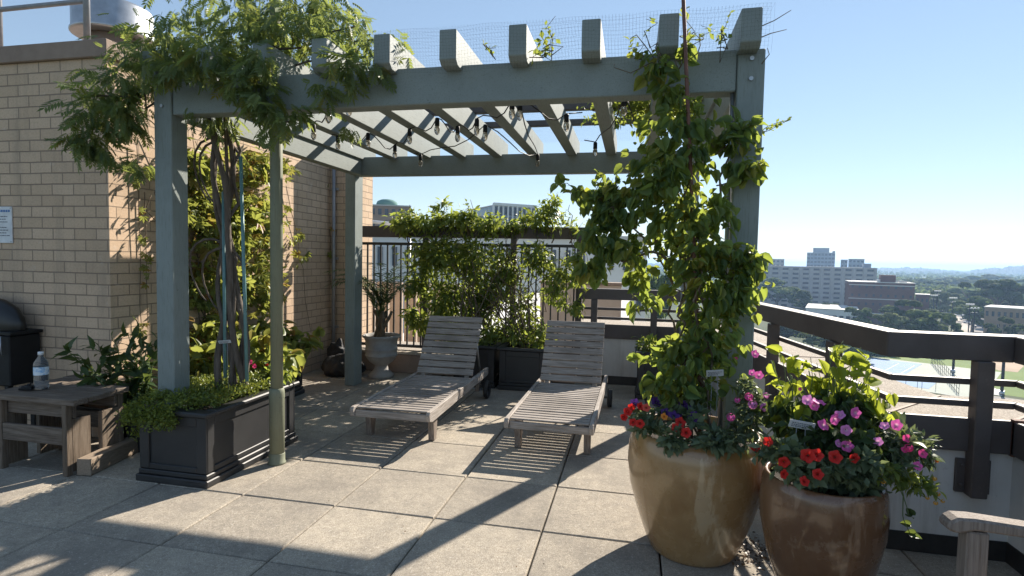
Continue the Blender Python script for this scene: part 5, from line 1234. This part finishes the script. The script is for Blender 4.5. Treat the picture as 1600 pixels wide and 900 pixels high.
# woods: a mass nobody could count, out to the hills
nW = 2600
dd = 500*(3000/500)**rng.uniform(0, 1, nW); xx = rng.uniform(900, 1800, nW)
P = []; ND = []; TN = []
for x, d in zip(xx, dd):
    p = town(x, d); h = rng.uniform(8, 16)
    m_ = 16; u_ = unit(rng.normal(0, 1, (m_, 3))); u_[:, 2] = np.abs(u_[:, 2]); q = u_*[5.0, 5.0, h*.6]+[0, 0, h*.4]; P.append(p+q); ND.append(u_); TN.append(np.full(m_, rng.uniform(0, 1)))
P = np.concatenate(P); n = len(P); ND = np.concatenate(ND); TN = np.concatenate(TN)
o = leaves('distant_woods', LF['tree_a'], P, np.cross(ND, rng.normal(0, 1, (n, 3))), ND+rng.normal(0, .3, (n, 3)), rng.uniform(2.6, 4.4, n), T_OVAL2, tone=TN, loc=(700, 1500, GZ)); tag(o, 'wooded suburbs fading towards the hills', 'woods', kind='stuff')
# hills on the horizon
xs_ = np.arange(860, 1860, 1.6); prof = np.interp(xs_, [860, 1000, 1180, 1300, 1340, 1385, 1430, 1470, 1508, 1540, 1570, 1600, 1700, 1860], [409, 411, 414, 419, 419.5, 418.5, 418.5, 421, 424.5, 419, 418, 414.5, 408, 412])
V = []; rowsn = 14
for j in range(rowsn):
    t = j/(rowsn-1)
    for i, x in enumerate(xs_):
        d = 2500+900*t; p = town(x, d); hz = hgt(x, prof[i], 3200)-GZ
        k = min(1, t/.78); z = GZ-1+hz*(k*k*(3-2*k))*(1 if t < .8 else 1-(t-.8)*1.5); p[2] = z+(rng.normal(0, 2.2)+3.5*math.sin(x*.31+j*2)*math.sin(x*.077+j) if j else 0); V.append(p)
nx = len(xs_); F = [(j*nx+i, j*nx+i+1, (j+1)*nx+i+1, (j+1)*nx+i) for j in range(rowsn-1) for i in range(nx-1)]
M['hillwood'] = pm('wooded_hillside', (.022, .036, .018), (.055, .075, .034), .03, .95, 0, spec=.05)
tag(mesh_np('hills', V, F, M['hillwood'], loc=(1200, 2600, GZ), smooth=False), 'low wooded hills on the hazy horizon', kind='structure')

# --- poles, cars, court fence
def lightpole(x, ytop, d, label, cross=True, heads=4):
    p = town(x, d); H = hgt(x, ytop, d)-GZ; r = thing('floodlight_pole', label, 'pole', tuple(p), 'sports floodlight poles')
    b = MB(); b.tube([p, p+[0, 0, H]], [.24, .14], 8); b.build('mast', M['dull'], r)
    t = np.array([_r0[0], _r0[1], 0]); b = MB(); b.obox(p+np.array([0, 0, H-.2]), t*1.6, (0, .06, 0), (0, 0, .06)); b.obox(p+np.array([0, 0, H-1.6]), t*1.1, (0, .06, 0), (0, 0, .06)); b.build('cross_arm', M['galv'], r)
    for k in range(heads):
        b = MB(); b.obox(p+t*(-1.35+2.7*k/(heads-1))+np.array([0, -.15, H+.1]), t*.32, (0, .22, .08), (0, -.08, .22)); b.build('lamp_head', M['whitew'], r)
lightpole(1492, 466, 300, 'floodlight pole at the foot of the pale street'); lightpole(1462, 462, 330, 'nearer of two floodlight poles standing among the bright green trees'); lightpole(1467, 455, 345, 'taller of two floodlight poles standing among the bright green trees')
lightpole(1519, 476, 290, 'floodlight pole in front of the parked cars'); lightpole(1527, 482, 285, 'short floodlight pole right of the parked cars', heads=3)
def upole(x, y0, H, label):
    p = onz(x, y0, GZ); r = thing('lamp_post', label, 'lamp post', tuple(p), 'dark posts on the sports lawn')
    b = MB(); b.tube([p, p+[0, 0, H]], [.34, .26], 10); b.build('shaft', M['dull'], r)
    b = MB(); b.tube([p, p+[0, 0, .9]], [.55, .5], 10); b.build('base', M['galv'], r)
upole(1565, 617, 13, 'thick dark post beside the crosswalk'); upole(1489, 582, 11, 'dark post on the lawn left of the railing post')
cf = thing('court_fence', 'tall dark wire fence along the side of the tennis court', 'fence', (*gp(1495, 616), GZ))
fa, fb = np.array(gp(1498, 616)), np.array(gp(1455, 566))
npst = 16; first = None
for k in range(npst):
    p = fa+(fb-fa)*k/(npst-1)
    if first is None: b = MB(); b.tube([(p[0], p[1], GZ), (p[0], p[1], GZ+3.4)], .06, 6); first = b.build('post', M['dull'], cf); f0 = p
    else: q = first.copy(); link(q); q.parent = cf; q.location = (p[0]-f0[0], p[1]-f0[1], 0)
b = MB()
for z in (.1, 1.2, 2.3, 3.4): b.bar((*fa, GZ+z), (*fb, GZ+z), .06, .06)
b.build('rail', M['dull'], cf)
nf = thing('net_posts', 'thin court posts with a net on the blue tennis court', 'net', (*gp(1440, 600), GZ))
for (x, y) in ((1415, 605), (1433, 609), (1462, 608), (1440, 612)):
    p = onz(x, y, GZ); b = MB(); b.tube([p, p+[0, 0, 3.0]], .05, 6); b.build('post', M['dull'], nf)
def car(p, yaw, body, label):
    r = thing('parked_car', label, 'car', tuple(p), 'cars in the parking lot'); c, s = math.cos(yaw), math.sin(yaw); A = np.array([c, s, 0]); B_ = np.array([-s, c, 0]); U = np.array([0, 0, 1.])
    def ext(P, w0, w1, name, m, z=0):
        b = MB(); V = []
        for w in (-1, 1):
            for (x, zz) in P: V.append(np.array(p)+A*x+B_*w*(w0 if zz < 1.0 else w1)+U*zz)
        n = len(P); b.add(V, [tuple(range(n)), tuple(range(2*n-1, n-1, -1))]+[(i, i+n, (i+1) % n+n, (i+1) % n) for i in range(n)]); return b.build(name, m, r, bevel=.04)
    ext([(-2.2, .35), (-2.25, .75), (-2.1, .98), (-.9, .99), (1.4, .99), (2.2, .75), (2.25, .4)], .9, .86, 'body', M[body])
    ext([(-1.7, .97), (-1.3, 1.42), (.4, 1.46), (1.2, .97)], .84, .68, 'cabin', M['glassd'])
    for x in (-1.4, 1.4):
        for w in (-1, 1):
            b = MB(); q = np.array(p)+A*x+B_*w*.82+U*.33; b.tube([q-B_*.11, q+B_*.11], .33, 14); b.build('wheel', M['rubber'], r)
M['carw'] = flat('white_car_paint', (.75, .75, .75), .3); M['carg'] = flat('grey_car_paint', (.30, .31, .33), .3); M['carr'] = flat('red_car_paint', (.45, .06, .04), .3); M['card'] = flat('dark_car_paint', (.03, .035, .05), .3)
ya_ = math.atan2(ux[1], ux[0])
for (x, y, c_, l) in ((1498, 494, 'carw', 'white car at the far end of the parking lot'), (1507, 500, 'carg', 'grey car third from the near end of the row'), (1513, 505, 'carw', 'white car in the middle of the parked row'), (1521, 508, 'card', 'dark car parked just beyond the short floodlight pole'), (1530, 512, 'carg', 'grey car nearest in the parked row'), (1548, 517, 'carr', 'red car on the pale street by the parking lot')):
    car(onz(x, y, GZ+.1), ya_+(PI/2 if c_ != 'carr' else .3), c_, l)
# ------------------------------------------------------------------ air
hz = MB(); hz.box(-7600, -3100, GZ-1.0, 7600, 8600, 36)
hm = bpy.data.materials.new('haze_air'); hm.use_nodes = True; nt = hm.node_tree
for n in list(nt.nodes):
    if n.type == 'BSDF_PRINCIPLED': nt.nodes.remove(n)
pv = nt.nodes.new('ShaderNodeVolumePrincipled'); pv.inputs['Color'].default_value = (.42, .64, 1.0, 1); pv.inputs['Density'].default_value = HAZE; pv.inputs['Anisotropy'].default_value = .25
nt.links.new(pv.outputs[0], nt.nodes['Material Output'].inputs['Volume'])
tag(hz.build('haze', hm), 'pale summer haze over the town', 'haze', kind='stuff')
# ------------------------------------------------------------------ light
SUN_EL, SUN_AZ = R(32.0), R(26.0)          # azimuth measured from +Y towards +X
w = bpy.data.worlds.new('World'); sc.world = w; w.use_nodes = True; nt = w.node_tree
sky = nt.nodes.new('ShaderNodeTexSky'); sky.sky_type = 'NISHITA'; sky.sun_disc = False
sky.sun_elevation = SUN_EL; sky.sun_rotation = SUN_AZ; sky.altitude = ALT; sky.air_density = 1.0; sky.dust_density = DUST; sky.ozone_density = OZ
gm = nt.nodes.new('ShaderNodeGamma'); gm.inputs['Gamma'].default_value = GAM; nt.links.new(sky.outputs[0], gm.inputs['Color']); hsv = nt.nodes.new('ShaderNodeHueSaturation'); hsv.inputs['Saturation'].default_value = SAT; nt.links.new(gm.outputs[0], hsv.inputs['Color']); nt.links.new(hsv.outputs[0], nt.nodes['Background'].inputs['Color']); nt.nodes['Background'].inputs['Strength'].default_value = SKY
ld_ = bpy.data.lights.new('sun', 'SUN'); ld_.energy = SUN; ld_.angle = R(.53); ld_.color = (1, .91, .79)
so = bpy.data.objects.new('sun', ld_); link(so)
dv = Vector((math.cos(SUN_EL)*math.sin(SUN_AZ), math.cos(SUN_EL)*math.cos(SUN_AZ), math.sin(SUN_EL))); so.rotation_euler = dv.to_track_quat('Z', 'Y').to_euler(); so.location = (3, 6, 12)
cam = bpy.data.cameras.new('camera'); cam.sensor_width = 36; cam.lens = FPX/1600*36; cam.clip_start = .05; cam.clip_end = 30000
co = bpy.data.objects.new('camera', cam); link(co)
co.matrix_world = Matrix(((_r[0], _u[0], -_f[0], 0), (_r[1], _u[1], -_f[1], 0), (_r[2], _u[2], -_f[2], CAMH), (0, 0, 0, 1)))
sc.camera = co
vs = sc.view_settings; vs.view_transform = 'Standard'; vs.look = 'None'; vs.exposure = EXPO; vs.gamma = 1; vs.use_curve_mapping = False
cy = sc.cycles; cy.use_denoising = True; cy.max_bounces = 8; cy.diffuse_bounces = 4; cy.glossy_bounces = 3; cy.transmission_bounces = 6; cy.transparent_max_bounces = 8; cy.volume_bounces = 1; cy.caustics_reflective = False; cy.caustics_refractive = False; cy.sample_clamp_indirect = 6
sc.render.film_transparent = False
